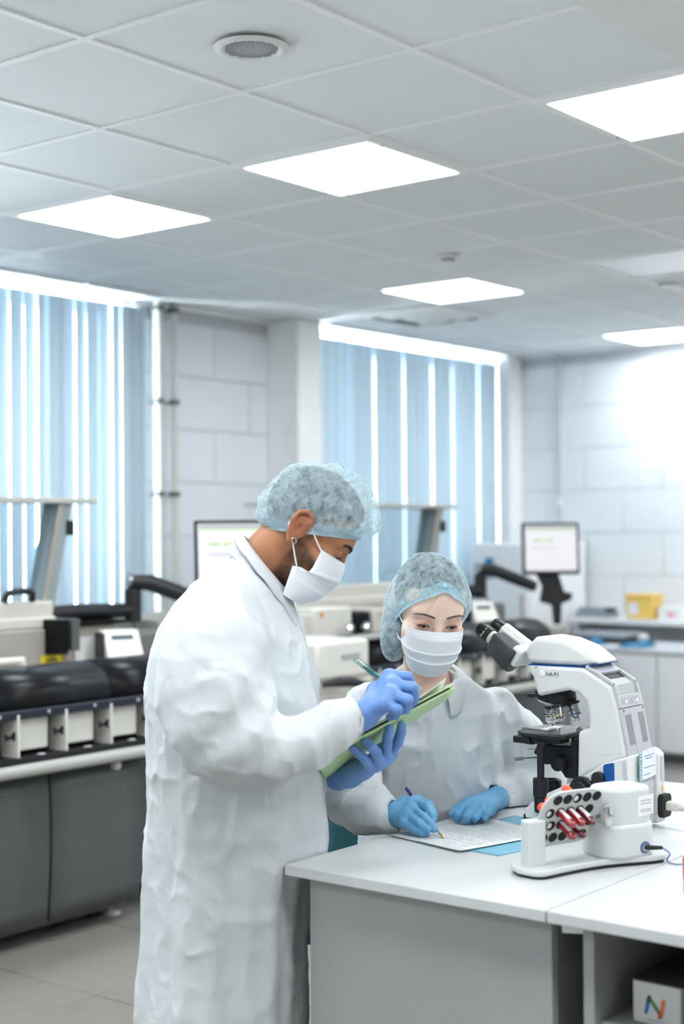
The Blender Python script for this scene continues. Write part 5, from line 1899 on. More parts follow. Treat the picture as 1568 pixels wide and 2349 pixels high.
def sstep(x, a, b):
    t = np.clip((x - a) / (b - a), 0, 1)
    return t * t * (3 - 2 * t)


L3 = lambda r, g, b: np.array([lin(r), lin(g), lin(b)])


def surf_x(field, y, z, x0=0.135, x1=0.02):
    """where the face meets the line (y, z), coming from the front"""
    xs = np.linspace(x0, x1, 460, dtype=np.float32)
    P = np.stack([xs, np.full_like(xs, y), np.full_like(xs, z)], 1)
    k = np.argmax(field(P) < 0)
    return float(xs[k])


def eyes(parent, M, iris, gaze, names='eye'):
    for sg in (-1, 1):
        c = np.array([0.0768, sg * 0.0322, 0.006])
        v, f = [], []
        mb = MB().ball((0, 0, 0), 0.0128, 24, 16)
        V = np.array(mb.v)
        g = np.asarray(gaze, float)
        g = g / np.linalg.norm(g)
        ang = np.degrees(np.arccos(np.clip((V @ g) / 0.0128, -1, 1)))
        col = mixc(np.tile(L3(30, 20, 16), (len(V), 1)), np.tile(iris, (len(V), 1)), sstep(ang, 10, 13))
        col = mixc(col, np.tile(L3(225, 218, 212), (len(V), 1)), sstep(ang, 24, 28))
        W = np.array([xf(M, c + p) for p in V])
        m2 = MB()
        m2.v, m2.f = W.tolist(), mb.f
        m2.build(names, 'eye_ball', parent, space='F', tone=col, angle=180)


def strands(name, material, parent, M, root_fn, n, L, w, seed=1):
    """short hairs: root_fn(u) -> (root, direction) local"""
    rr = random.Random(seed)
    mb = MB()
    for i in range(n):
        u, v = (i + rr.random()) / n, rr.random()
        r, d, s = root_fn(u, v)
        r, d = np.array(r), np.array(d) / np.linalg.norm(d)
        l = L * rr.uniform(0.7, 1.15)
        side_ = np.cross(d, s)
        side_ = side_ / (np.linalg.norm(side_) + 1e-9) * w
        a, b, c = r - side_, r + side_, r + d * l + np.asarray(s) * 0.0006
        mb.add([xf(M, a), xf(M, b), xf(M, c), xf(M, r + np.asarray(s) * w)], [(0, 1, 2), (0, 2, 3), (1, 3, 2)])
    return mb.build(name, material, parent, space='F', smooth=False, fix=False)


# ------------------------------------------------------------------ face mask
def face_mask(parent, M, side_pts, mid_pts, loops, pleat=0.0022, flat=1.25, material='mask_white', folds=(0.34, 0.52, 0.70)):
    """side_pts: (v, x, y, z) along the gathered edge; mid_pts: (v, x, z) along the middle"""
    sv = np.array(side_pts, float)
    mv = np.array(mid_pts, float)

    def S(v):
        return np.array([np.interp(v, sv[:, 0], sv[:, i]) for i in (1, 2, 3)])

    def Cn(v):
        return np.array([np.interp(v, mv[:, 0], mv[:, 1]), 0.0, np.interp(v, mv[:, 0], mv[:, 2])])

    def fn(u, v):
        th = (u * 2 - 1) * math.pi / 2
        s, c = S(v), Cn(v)
        k = abs(math.cos(th)) ** (1 / flat)
        y = math.sin(th) * s[1]
        p = np.array([s[0] + (c[0] - s[0]) * k, y, s[2] + (c[2] - s[2]) * k])
        # three stitched pleats: saw-tooth steps that run across
        e = 1 - abs(2 * u - 1) ** 6
        sw = 0.0
        for c0 in folds:
            x = (v - c0) / 0.13
            if 0 <= x <= 1:
                sw += (1 - x) * pleat
        p[0] += sw * e * k
        p[1] += sw * e * math.sin(th)
        p[2] += 0.0004 * math.sin(u * 23) * e * (v > 0.3)
        return xf(M, p)
    o = MB().grid(fn, 41, 49).build('face_mask', material, parent, space='F', solid=0.0011, angle=60)
    # welded edges
    def strip(us, vs, nm):
        pts = [np.array(fn(a, b)) for a, b in zip(us, vs)]
        MB().tube(pts, 0.0013, 6).build(nm, 'mask_white', o, space='F')
    n = 30
    strip(np.linspace(0.0, 1, n), np.full(n, 0.004), 'edge_seam')
    strip(np.linspace(0.0, 1, n), np.full(n, 0.996), 'edge_seam')
    strip(np.linspace(0.06, 0.94, n), np.full(n, 0.085), 'nose_wire')
    for lp in loops:
        pts = [xf(M, p) for p in lp]
        MB().tube(smooth_path(pts, 8), 0.0016, 8).build('ear_loop', 'loop_white', o, space='F')
    return o, fn


# ------------------------------------------------------------------ bouffant cap
def bouffant(parent, ctr, ex, ey, ez, rim, dome, seed=3, folds=26, amp=0.004, band=0.012, shift=0.0, label=None, crown=None):
    """rim: (front, back, side) half axes of the elastic edge; dome: (front, back, side, height) of the puffed cap"""
    ctr, ex, ey, ez = (np.asarray(a, float) for a in (ctr, ex, ey, ez))
    NU, NV = 150, 44
    rs = np.random.RandomState(seed)
    ph = rs.rand(12) * 6.28

    def base(u, v):
        th = 2 * math.pi * u
        c, s = math.cos(th), math.sin(th)
        rf = (rim[0] if c > 0 else rim[1])
        df = (dome[0] if c > 0 else dome[1])
        if v < 0.16:                     # from the elastic up and out
            t = v / 0.16
            k = math.sin(t * math.pi / 2)
            a = rf + (df - rf) * k
            b = rim[2] + (dome[2] - rim[2]) * k
            z = -0.010 + 0.028 * t ** 1.4
        else:
            t = (v - 0.16) / 0.84
            al = t * math.pi / 2
            a = df * math.cos(al) ** 0.85
            b = dome[2] * math.cos(al) ** 0.85
            z = 0.018 + (dome[3] - 0.018) * math.sin(al)
        x, y = a * c + shift * z, b * s
        return np.array([x, y, z])

    V = np.array([base(i / NU, j / (NV - 1)) for i in range(NU) for j in range(NV)])
    W = V + 0.0
    nrm = V / (np.linalg.norm(V * np.array([1, 1, 0.8]), axis=1)[:, None] + 1e-6)
    uu = np.repeat(np.arange(NU) / NU, NV)
    vv = np.tile(np.arange(NV) / (NV - 1), NU)
    gather = np.exp(-((vv - 0.10) / 0.10) ** 2)
    wr = amp * 1.6 * (ridge(V.astype(np.float32), (16, 16, 12), seed) - 0.5) + amp * 0.9 * (ridge(V.astype(np.float32), (38, 38, 30), seed + 1) - 0.5)
    wr = wr + gather * amp * 0.7 * np.sin(uu * 2 * np.pi * folds + 2 * np.sin(uu * 12.6 + ph[0]))
    wr = wr * np.clip(vv * 8, 0, 1)
    W = V + nrm * wr[:, None]
    P3 = ctr + W[:, :1] * ex + W[:, 1:2] * ey + W[:, 2:3] * ez
    if crown is not None:
        P3 = crown(P3, vv)
    mb = MB()
    fs = []
    for i in range(NU):
        k = (i + 1) % NU
        for j in range(NV - 1):
            fs.append((i * NV + j, k * NV + j, k * NV + j + 1, i * NV + j + 1))
    mb.add(P3, fs)
    o = mb.build('hair_net', 'net_cloth', parent, space='F', angle=180, fix=False)
    if label:
        o['label'] = label
    # pleated elastic edge
    NB = 240
    vs, fs = [], []
    for i in range(NB):
        th = 2 * math.pi * i / NB
        c, s = math.cos(th), math.sin(th)
        rf = rim[0] if c > 0 else rim[1]
        for j, (dz, gr) in enumerate(((-0.010 - band * 0.5, 0.0022), (-0.010, 0.0010), (-0.010 + band * 0.5, 0.0018), (-0.004 + band, 0.0016))):
            w = gr * (1 if i % 2 else -0.4)
            vs.append(ctr + (rf + 0.0012 + w + (0.004 if j == 3 else 0)) * c * ex + (rim[2] + 0.0012 + w + (0.004 if j == 3 else 0)) * s * ey + (dz + (0.0010 if i % 2 else 0)) * ez)
    P3 = np.array(vs)
    if crown is not None:
        P3 = crown(P3, np.zeros(len(P3)))
    for i in range(NB):
        k = (i + 1) % NB
        for j in range(3):
            fs.append((i * 4 + j, k * 4 + j, k * 4 + j + 1, i * 4 + j + 1))
    mb = MB().add(P3, fs)
    mb.build('elastic_band', 'net_band', o, space='F', fix=False, angle=50)
    return o

# ================================================================== THE STANDING MAN
def to_room(P):
    c, s = math.cos(PSI), math.sin(PSI)
    return np.stack([c * P[:, 0] + s * P[:, 1], -s * P[:, 0] + c * P[:, 1], P[:, 2]], 1)


def desk_field(P, grow=0.004):
    R = to_room(P)
    a = s_box(R, ((2.296 + 3.66) / 2, (1.3615 + 1.972) / 2, 0.739), ((3.66 - 2.296) / 2, (1.972 - 1.3615) / 2, 0.011))
    b = s_box(R, ((2.338 + 3.66) / 2, (1.372 + 1.94) / 2, 0.37), ((3.66 - 2.338) / 2, (1.94 - 1.372) / 2, 0.37))
    return np.minimum(a, b) - grow


def sections_field(P, rows, fwd=0.0):
    """torso or skirt from level cross-sections; rows: (z, x centre, y centre, half x, half y)"""
    A = np.array(sorted(rows), float)
    z = P[:, 2]
    cx, cy, a, b = (np.interp(z, A[:, 0], A[:, i]) for i in (1, 2, 3, 4))
    q = np.sqrt(((P[:, 0] - cx) / a) ** 2 + ((P[:, 1] - cy) / b) ** 2)
    d = (q - 1) * np.minimum(a, b)
    return np.maximum(d, np.maximum(z - A[-1, 0], A[0, 0] - z))


def row(py, back, front, hd, d):
    p, q = at(back, py, d), at(front, py, d)
    return (p[2], (p[0] + q[0]) / 2, d, (q[0] - p[0]) / 2, hd)


MD = 3.20
man = thing('person', 'standing person in white coat, hair net and mask writing on a green folder', 'person', (at(540, 1500, MD)[0], MD, 0.0), 'F')
MO = at(700, 1226, MD)
MH = frame_of(MO, (0.80, 0.0, -0.60), (0.60, 0.0, 0.80))
MHi = np.linalg.inv(MH)


def mloc(px, py, y=0.0):
    """point of the picture plane through the head's middle, in head coordinates"""
    p = at(px, py, MD + y) - MO
    return (float(p @ MH[:3, 0]), float(p @ MH[:3, 2]))


KM = dict(neck=(-0.045, 0, -0.19), nr=0.058, brow=0.014, slit=(-0.0022, 0.0044), w=1.0)


def man_head(P):
    d = head_field(P, KM)
    for sg in (-1, 1):
        Q = P + np.array([0.011, 0, -0.002], np.float32)
        d = smin(d, ear_field(Q, sg), 0.004)
    # upper chest under the coat
    d = smin(d, s_ell(P, (-0.042, 0, -0.205), (0.045, 0.075, 0.035)), 0.03)
    return d


hair_line = lambda x: np.interp(x, [-0.10, -0.06, -0.025, 0.0, 0.02, 0.06, 0.10], [-0.052, -0.030, 0.012, 0.034, 0.048, 0.070, 0.080])


def man_tone(v):
    n = len(v)
    x, y, z = v[:, 0], v[:, 1], v[:, 2]
    nz = vnoise(v.astype(np.float32), (260, 260, 260), 4)
    nb = vnoise(v.astype(np.float32), (70, 70, 70), 8)
    c = np.tile(L3(168, 116, 84), (n, 1))
    c = mixc(c, np.tile(L3(138, 88, 63), (n, 1)), 0.55 * sstep(-z, 0.05, 0.13))          # darker towards the neck
    ear = (np.abs(y) > 0.077) & (z > -0.035) & (z < 0.05) & (x < 0.012)
    c[ear] = L3(172, 112, 84)
    # beard along the jaw
    up = -0.008 - 0.42 * (x - 0.010)
    b = sstep(up - z, -0.004, 0.016) * sstep(x, -0.016, 0.000) * sstep(z, -0.155, -0.115)
    b = np.maximum(b, sstep(x, -0.004, 0.004) * sstep(-x, -0.022, -0.014) * sstep(z, -0.02, 0.0) * sstep(np.abs(y), 0.05, 0.058) * 0.55)
    b = np.where(ear, 0, b)
    c = mixc(c, np.tile(L3(44, 31, 26), (n, 1)), b * (0.55 + 0.45 * nb) * (0.75 + 0.35 * nz))
    # cropped hair
    hr = sstep(z - hair_line(x) + 0.006 * (nb - 0.5), -0.010, 0.014)
    hr = np.where(ear, 0, hr)
    c = mixc(c, np.tile(L3(30, 26, 25), (n, 1)), hr * (0.72 + 0.3 * nz))
    # darker lids along the lash line
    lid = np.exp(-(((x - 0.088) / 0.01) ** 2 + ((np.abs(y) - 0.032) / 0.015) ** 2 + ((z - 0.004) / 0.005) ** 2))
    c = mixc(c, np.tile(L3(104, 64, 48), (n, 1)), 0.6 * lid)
    lips = np.exp(-(((x - 0.104) / 0.01) ** 2 + (y / 0.02) ** 2 + ((z + 0.062) / 0.009) ** 2))
    return mixc(c, np.tile(L3(140, 86, 76), (n, 1)), 0.7 * lips)


soft('body', man_head, (-0.16, -0.17, -0.27), (0.14, 0.17, 0.14), 0.0023, 'skin_dark', man, M=MH, tone=man_tone, smooth=1)


def man_hair(P):
    d = s_ell(P, (-0.010, 0, 0.052), (0.102, 0.075, 0.089)) - 0.004 * ridge(P, (75, 75, 75), 3) - 0.007 * vnoise(P, (38, 38, 38), 9)
    return np.maximum(d, (hair_line(P[:, 0]) + 0.016 + 0.15 * np.maximum(0, -P[:, 0])) - P[:, 2])


soft('hair', man_hair, (-0.14, -0.11, -0.05), (0.12, 0.11, 0.17), 0.0035, 'hair_black', man, M=MH, smooth=0)
eyes(man, MH, L3(40, 24, 16), (0.94, 0, -0.34))
for sg in (-1, 1):
    def rootm(u, v, sg=sg):
        t = u
        yy, zz = sg * (0.009 + 0.045 * t), 0.0265 + 0.0085 * math.sin(2.4 * t) + (v - 0.5) * 0.0095 * (1 - 0.6 * t)
        return ((surf_x(man_head, yy, zz) + 0.0004, yy, zz), (-0.25, sg * 1.0, 0.35 - 0.8 * t), (1.0, sg * 0.35, 0.1))
    strands('eyebrow', 'brow_hair', man, MH, rootm, 300, 0.0105, 0.0009, 4 + sg)
    arc = [xf(MH, (0.0905 - 0.0035 * abs(t) ** 2, sg * (0.0325 + 0.0125 * t), 0.0062 - 0.0045 * t * t)) for t in np.linspace(-1, 1, 9)]
    MB().tube(arc, 0.0010, 6).build('lash_line', 'lash', man, space='F')
    def rootl(u, v, sg=sg):
        t = u * 2 - 1
        return ((0.0912 - 0.0035 * t * t, sg * (0.0325 + 0.0125 * t), 0.0055 - 0.0045 * t * t), (1.0, sg * 0.3 * t, -0.75), (0, 0, 1.0))
    strands('eyelashes', 'lash', man, MH, rootl, 36, 0.0075, 0.0004, 14 + sg)

# mask and ear loops
sp_ = [(0.0, 737, 1262), (0.30, 716, 1303), (0.40, 707, 1313), (0.52, 690, 1301), (0.58, 671, 1297), (1.0, 648, 1363)]
side_pts = []
for v, px, py in sp_:
    a, b = mloc(px, py, -0.066)
    side_pts.append((v, a, 0.071 if v < 0.5 else 0.070, b))
mid_pts = []
for v, px, py in ((0.0, 790, 1294), (0.18, 789, 1310), (0.40, 778, 1338), (0.58, 762, 1352), (0.82, 728, 1378), (1.0, 690, 1385)):
    a, b = mloc(px, py)
    mid_pts.append((v, a, b))


def l3(px, py, y):
    a, b = mloc(px, py, -abs(y))
    return (a, y, b)


loops = []
for sg in (-1, 1):
    f_ = lambda q: [(p[0], sg * -p[1], p[2]) for p in q]
    loops.append(f_([l3(708, 1196, -0.081), l3(722, 1232, -0.077), l3(738, 1268, -0.069)]))
    loops.append(f_([l3(671, 1244, -0.083), l3(676, 1275, -0.077), l3(681, 1304, -0.072)]))
    loops.append(f_([l3(709, 1200, -0.080), l3(690, 1178, -0.080), l3(664, 1196, -0.079), l3(664, 1228, -0.080), l3(671, 1246, -0.083)]))
mk, mkf = face_mask(man, MH, side_pts, mid_pts, loops, pleat=0.0016, flat=1.35)
# ear ring
q = xf(MH, (l3(674, 1240, -0.089)))
th = np.linspace(0, 2 * np.pi, 20)
MB().tube([q + 0.0062 * np.array([math.cos(a) * 0.8, 0.4 * math.cos(a), math.sin(a)]) for a in th], 0.0012, 8).build('earring', 'silver', man, space='F')

bouffant(man, at(718, 1210, MD), (0.992, 0, -0.126), (0, 1, 0), (0.126, 0, 0.992), (0.102, 0.106, 0.078), (0.141, 0.126, 0.088, 0.140), seed=3, folds=34, amp=0.0055, shift=0.03,
         label='pale blue see-through hair net')

# ---- coat
rows = [row(1268, 548, 604, 0.05, MD), row(1300, 505, 628, 0.085, MD), row(1340, 445, 650, 0.13, MD), row(1390, 394, 668, 0.172, MD), row(1440, 360, 682, 0.192, MD), row(1500, 343, 697, 0.20, MD),
        row(1600, 333, 720, 0.20, MD), row(1700, 331, 738, 0.196, MD), row(1800, 334, 746, 0.196, MD), row(1900, 332, 748, 0.198, MD), row(1960, 328, 748, 0.20, MD), row(2030, 325, 716, 0.202, MD),
        row(2150, 320, 702, 0.205, MD), row(2349, 313, 700, 0.21, MD), row(2440, 310, 700, 0.212, MD)]
SL = [at(*q) for q in ((512, 1418, 3.06), (494, 1490, 3.00), (492, 1600, 2.965), (508, 1672, 2.94), (540, 1706, 2.93), (620, 1722, 2.93), (700, 1704, 2.94), (762, 1672, 2.955), (806, 1650, 2.97))]
SR = [0.086, 0.104, 0.108, 0.094, 0.072, 0.058, 0.054, 0.046, 0.040]
SF = [at(*q) for q in ((600, 1425, 3.34), (640, 1560, 3.40), (668, 1725, 3.40), (775, 1772, 3.26))]
SFR = [0.088, 0.085, 0.068, 0.046]
wr_m = at(835, 1640, 2.985)


def near(fn):
    """adds fn's fine relief only close to the surface"""
    def wrap(base):
        def run(P):
            d = base(P)
            m = np.abs(d) < 0.035
            if m.any():
                d[m] = fn(P[m], d[m])
            return d
        return run
    return wrap


def coat_relief(seed, k=1.0):
    def fn(P, d):
        w = P + 0.03 * (vnoise(P, (9, 9, 9), seed)[:, None] - 0.5)
        cr1 = ridge(w, (5.0, 5.0, 3.2), seed + 1)
        cr2 = ridge(w, (12, 12, 7), seed + 2)
        cr3 = ridge(w, (30, 30, 18), seed + 3)
        msk = vnoise(P, (7, 7, 5), seed + 4)
        return d - k * (0.009 * (cr1 ** 2 - 0.5) + 0.0065 * (cr2 ** 4 - 0.3) + 0.0045 * (cr3 ** 5 - 0.3) * (0.3 + 1.2 * msk))
    return fn


def man_coat0(P):
    d = sections_field(P, rows)
    low = sstep(-P[:, 2], -1.0, -0.6)
    ang = np.arctan2(P[:, 1] - MD, P[:, 0] - rows[6][1])
    d = d + low * (0.007 * np.sin(ang * 8 + 1.0) - 0.003 * np.sin(ang * 19 + 2))
    s = s_chain(P, SL, SR, 0.03)
    # folds that run round the elbow and along the upper arm
    u = (P[:, 0] - SL[4][0]) * 0.75 - (P[:, 2] - SL[4][2]) * 0.9
    s = s - 0.004 * np.sin(u * 55 + 18 * P[:, 1]) * np.exp(-((u + 0.02) / 0.16) ** 2)
    t = s_chain(P, SF, SFR, 0.03)
    d = smin(d, s, 0.013)
    return smin(d, t, 0.03)


man_coat1 = near(coat_relief(20))(man_coat0)


def man_coat(P):
    d = man_coat1(P)
    # neck opening and cuff opening
    nk = s_cap(P, at(640, 1262, MD), at(592, 1345, MD), 0.060, 0.058)
    d = smax(d, -nk, 0.006)
    d = smax(d, -s_cap(P, at(800, 1653, 2.968), at(850, 1634, 2.99), 0.033, 0.036), 0.004)
    d = smax(d, -desk_field(P, 0.003), 0.004)
    return d


soft('coat', man_coat, (-0.50, 2.78, 0.34), (0.13, 3.50, 1.42), 0.0054, 'coat_cloth', man, smooth=1)
soft('forearm', lambda P: s_cap(P, at(770, 1668, 2.96), at(842, 1636, 2.99), 0.032, 0.027), at(842, 1700, 2.95) - np.array([0.10, 0.05, 0.05]), at(842, 1636, 3.0) + np.array([0.05, 0.05, 0.06]), 0.003, 'skin_dark', man,
     tone=lambda v: np.tile(L3(150, 98, 72), (len(v), 1)))

# folded collar
cb = [(558, 1246), (590, 1288), (620, 1322), (645, 1358)]


def collar_fn(u, v, top, low):
    a = 2 * math.pi * u
    return top(a) * (1 - v) + low(a) * v


nkc = at(600, 1300, MD)
nx = np.array([0.62, 0, -0.78])
ny = np.array([0, 1.0, 0])


def ctop(a):
    return nkc + nx * (0.074 * math.cos(a)) + ny * (0.070 * math.sin(a)) + np.array([0.78, 0, 0.62]) * 0.012


def clow(a):
    w = math.exp(-((abs(a - math.pi) - math.pi) / 0.75) ** 2)
    return nkc + nx * ((0.102 + 0.040 * w) * math.cos(a)) + ny * (0.100 * math.sin(a)) + np.array([0.78, 0, 0.62]) * (-0.012 - 0.016 * w) + np.array([0.012, 0, -0.01])


def cgrid(u, v):
    a = 0.10 + (2 * math.pi - 0.20) * u
    bulge = math.sin(math.pi * v) * 0.006
    p = ctop(a) * (1 - v) + clow(a) * v
    n = p - nkc
    return p + n / np.linalg.norm(n) * bulge + np.array([0.78, 0, 0.62]) * bulge * 0.5 + 0.002 * math.sin(u * 60 + v * 5) * v * np.array([0, 0, 1])


MB().grid(cgrid, 60, 10).build('collar', 'coat_cloth', man, space='F', solid=0.0022, angle=180)
MB().grid(lambda u, v: ctop(0.10 + (2 * math.pi - 0.2) * u) * (1 - v) + (ctop(0.10 + (2 * math.pi - 0.2) * u) + np.array([-0.78, 0, -0.62]) * 0.045 + (ctop(0.1 + 6.08 * u) - nkc) * 0.1) * v, 50, 5) \
    .build('collar_stand', 'coat_cloth', man, space='F', solid=0.002, angle=180)

# legs below the coat
tz = lambda px: at(px, 1500, MD)[0]
leg1 = [np.array([tz(520), MD - 0.09, 0.80]), np.array([tz(515), MD - 0.09, 0.45]), np.array([tz(500), MD - 0.10, 0.07])]
leg2 = [np.array([tz(530), MD + 0.10, 0.80]), np.array([tz(540), MD + 0.10, 0.45]), np.array([tz(530), MD + 0.11, 0.07])]
soft('trousers', lambda P: smin(s_chain(P, leg1, [0.095, 0.08, 0.065], 0.02), s_chain(P, leg2, [0.095, 0.08, 0.065], 0.02), 0.02) - 0.004 * ridge(P, (12, 12, 12), 2),
     (-0.48, 2.93, 0.0), (0.05, 3.48, 0.92), 0.014, 'trouser_dark', man)
for k, l in enumerate((leg1, leg2)):
    a = l[2]
    soft('shoe', lambda P, a=a: np.maximum(smin(s_cap(P, a + (-0.03, 0, -0.02), a + (0.02, 0, -0.025), 0.045, 0.045), s_cap(P, a + (0.02, 0, -0.03), a + (0.17, 0, -0.04), 0.045, 0.035), 0.02), -P[:, 2]),
         a + (-0.1, -0.08, -0.09), a + (0.24, 0.08, 0.06), 0.008, 'shoe_dark', man)

# ---- hands
A3 = lambda L: [at(*p) for p in L]
hand('glove', 'blue glove on the writing hand', 'glove_blue', man, at(834, 1641, 2.985),
     [A3([(893, 1553, 3.045), (934, 1553, 3.03), (944, 1584, 3.055), (938, 1606, 3.085)]),
      A3([(902, 1572, 3.005), (946, 1578, 2.985), (949, 1604, 3.02), (936, 1621, 3.06)]),
      A3([(896, 1594, 2.975), (934, 1606, 2.955), (930, 1625, 2.995), (915, 1632, 3.035)]),
      A3([(882, 1615, 2.96), (912, 1628, 2.945), (906, 1640, 2.98), (893, 1645, 3.01)])],
     A3([(862, 1585, 3.05), (892, 1572, 3.09), (922, 1583, 3.11), (940, 1601, 3.105)]), pal=0.0145, fr=(0.0112, 0.0108, 0.0096, 0.0085), cuff=[at(812, 1651, 2.975)])
hand('glove', 'blue glove on the hand under the folder', 'glove_blue', man, at(802, 1776, 3.20),
     [A3([(892, 1728, 3.135), (912, 1702, 3.10), (919, 1680, 3.088), (920, 1663, 3.088)]),
      A3([(880, 1738, 3.115), (886, 1710, 3.075), (889, 1690, 3.065), (893, 1671, 3.068)]),
      A3([(866, 1748, 3.10), (862, 1726, 3.055), (849, 1711, 3.045), (836, 1700, 3.045)]),
      A3([(848, 1756, 3.10), (839, 1743, 3.06), (823, 1729, 3.048), (808, 1717, 3.048)])],
     A3([(835, 1762, 3.17), (850, 1748, 3.22), (868, 1722, 3.24), (880, 1700, 3.24)]), pal=0.0150, fr=(0.0112, 0.0105, 0.0096, 0.0085), cuff=[at(775, 1782, 3.235)])

# ---- green folder with sheets, held in the left hand
mat('folder_green', srgb(186, 216, 160), 0.5, var=0.02)
mat('print_blue', srgb(120, 170, 205), 0.6)
fo = thing('folder', 'light green document folder held open by the standing person', 'folder', at(880, 1680, 3.12).tolist(), 'F')
NL, NR, FR, FL = at(722, 1745, 2.985), at(1043, 1577, 3.10), at(1034, 1597, 3.30), at(745, 1786, 3.19)
nrm = np.cross(NR - NL, FL - NL)
nrm /= np.linalg.norm(nrm)
if nrm[2] < 0:
    nrm = -nrm


def board(off, t, ins=0.0, curl=0.0):
    def fn(u, v):
        u, v = ins + (1 - 2 * ins) * u, ins + (1 - 2 * ins) * v
        p = (1 - u) * (1 - v) * NL + u * (1 - v) * NR + u * v * FR + (1 - u) * v * FL
        return p + nrm * (off + curl * max(0.0, u - 0.60) ** 1.2)
    return MB().grid(fn, 16, 8)


board(0.0, 0).build('lower_cover', 'folder_green', fo, space='F', solid=0.0022, angle=180)
board(0.0075, 0).build('upper_cover', 'folder_green', fo, space='F', solid=0.0022, angle=180)
pg = board(0.0105, 0, 0.02, 0.050).build('sheet', 'paper', fo, space='F', solid=0.0010, angle=180)
board(0.0040, 0, 0.03).build('gap_shade', 'print_dark', fo, space='F', solid=0.0030, angle=180)  # dark slab painted in as the shade between the two covers


def on_sheet(u, v, o=0.0118):
    u, v = 0.02 + 0.96 * u, 0.02 + 0.96 * v
    p = (1 - u) * (1 - v) * NL + u * (1 - v) * NR + u * v * FR + (1 - u) * v * FL
    return p + nrm * (o + 0.050 * max(0.0, u - 0.60) ** 1.2)


for k, (u0, v0) in enumerate(((0.90, 0.50), (0.90, 0.64), (0.90, 0.78), (0.90, 0.36))):
    MB().add([on_sheet(a, b) for a, b in ((u0, v0), (u0 + 0.08, v0), (u0 + 0.08, v0 + 0.09), (u0, v0 + 0.09))], [(0, 1, 2, 3)]).build('sticker', 'print_blue', pg, space='F', smooth=False)
for k in range(12):
    u0 = 0.20 + 0.055 * k
    MB().add([on_sheet(a, b) for a, b in ((u0, 0.12), (u0 + 0.008, 0.12), (u0 + 0.008, 0.9), (u0, 0.9))], [(0, 1, 2, 3)]).build('print_line', 'print_grey', pg, space='F', smooth=False)
tp = at(712, 1752, 3.02)
MB().prism([(-0.012, -0.012), (0.010, -0.002), (0.014, 0.010), (-0.006, 0.004)], tp, (1, 0, 0), (0, 0, 1), (0, 1, 0), -0.0006, 0.0006).build('index_tab', 'folder_blue', fo, space='F')

# ---- the man's pen
mat('pen_green', srgb(92, 150, 140), 0.15, spec=0.6)
pane_glass('pen_clear', (0.70, 0.80, 0.76, 1), 0.14)
pe = thing('pen', 'clear green ballpoint pen in the hand of the standing person', 'pen', at(952, 1613, 3.12).tolist(), 'F')
pA, pB = at(812, 1513, 3.045), at(952, 1613, 3.12)
pt = lambda t: pA * (1 - t) + pB * t
MB().tube([pt(0.0), pt(0.01), pt(0.03), pt(0.30)], [0.0030, 0.0052, 0.0062, 0.0060], 16).build('cap', 'pen_clear', pe, space='F')
MB().tube([pt(0.04), pt(0.14)], [0.0032, 0.0034], 12).build('cap_liner', 'sticker_white', pe, space='F')
MB().tube([pt(0.14), pt(0.19)], 0.0036, 12).build('clip_block', 'pen_green', pe, space='F')
MB().tube([pt(0.20), pt(0.92), pt(0.97), pt(1.0)], [0.0046, 0.0046, 0.0022, 0.0006], 14).build('barrel', 'pen_green', pe, space='F')
MB().beam(pt(0.03) + np.array([0.004, -0.001, 0.006]), pt(0.28) + np.array([0.004, -0.001, 0.006]), 0.003, 0.0015).build('clip', 'pen_clear', pe, space='F')

# ================================================================== THE SEATED WOMAN
WD = 3.45
woman = thing('person', 'seated person in white coat, hair net and mask writing at the desk', 'person', (at(990, 1600, 3.68)[0], 3.70, 0.0), 'F')
wf = np.array([0.195, -0.919, -0.342])
wf /= np.linalg.norm(wf)
wl_ = np.array([0.974, 0.207, -0.075])
wl_ -= wf * (wl_ @ wf)
wl_ /= np.linalg.norm(wl_)
wu = np.cross(wf, wl_)
WS = 1.06
WO = at(1004, 1436, WD) - WS * (0.088 * wf + 0.005 * wu)
WH = np.eye(4)
WH[:3, 0], WH[:3, 1], WH[:3, 2], WH[:3, 3] = wf * WS, wl_ * WS, wu * WS, WO
WHi = np.linalg.inv(WH)


def wloc(p):
    return WHi[:3, :3] @ np.asarray(p) + WHi[:3, 3]


KW = dict(neck=wloc(at(978, 1590, 3.585)), nr=0.047, brow=0.009, slit=(-0.0036, 0.0050), w=1.02, nose=0.9)


def woman_head(P):
    d = head_field(P, KW)
    # fuller cheeks, rounder chin
    S = np.concatenate([P[:, :1], np.abs(P[:, 1:2]), P[:, 2:3]], 1)
    d = smin(d, s_ell(S, (0.052, 0.036, -0.045), (0.030, 0.024, 0.034)), 0.02)
    b = wloc(at(978, 1600, 3.60))
    d = smin(d, s_ell(P, b, (0.07, 0.10, 0.05)), 0.05)
    return d


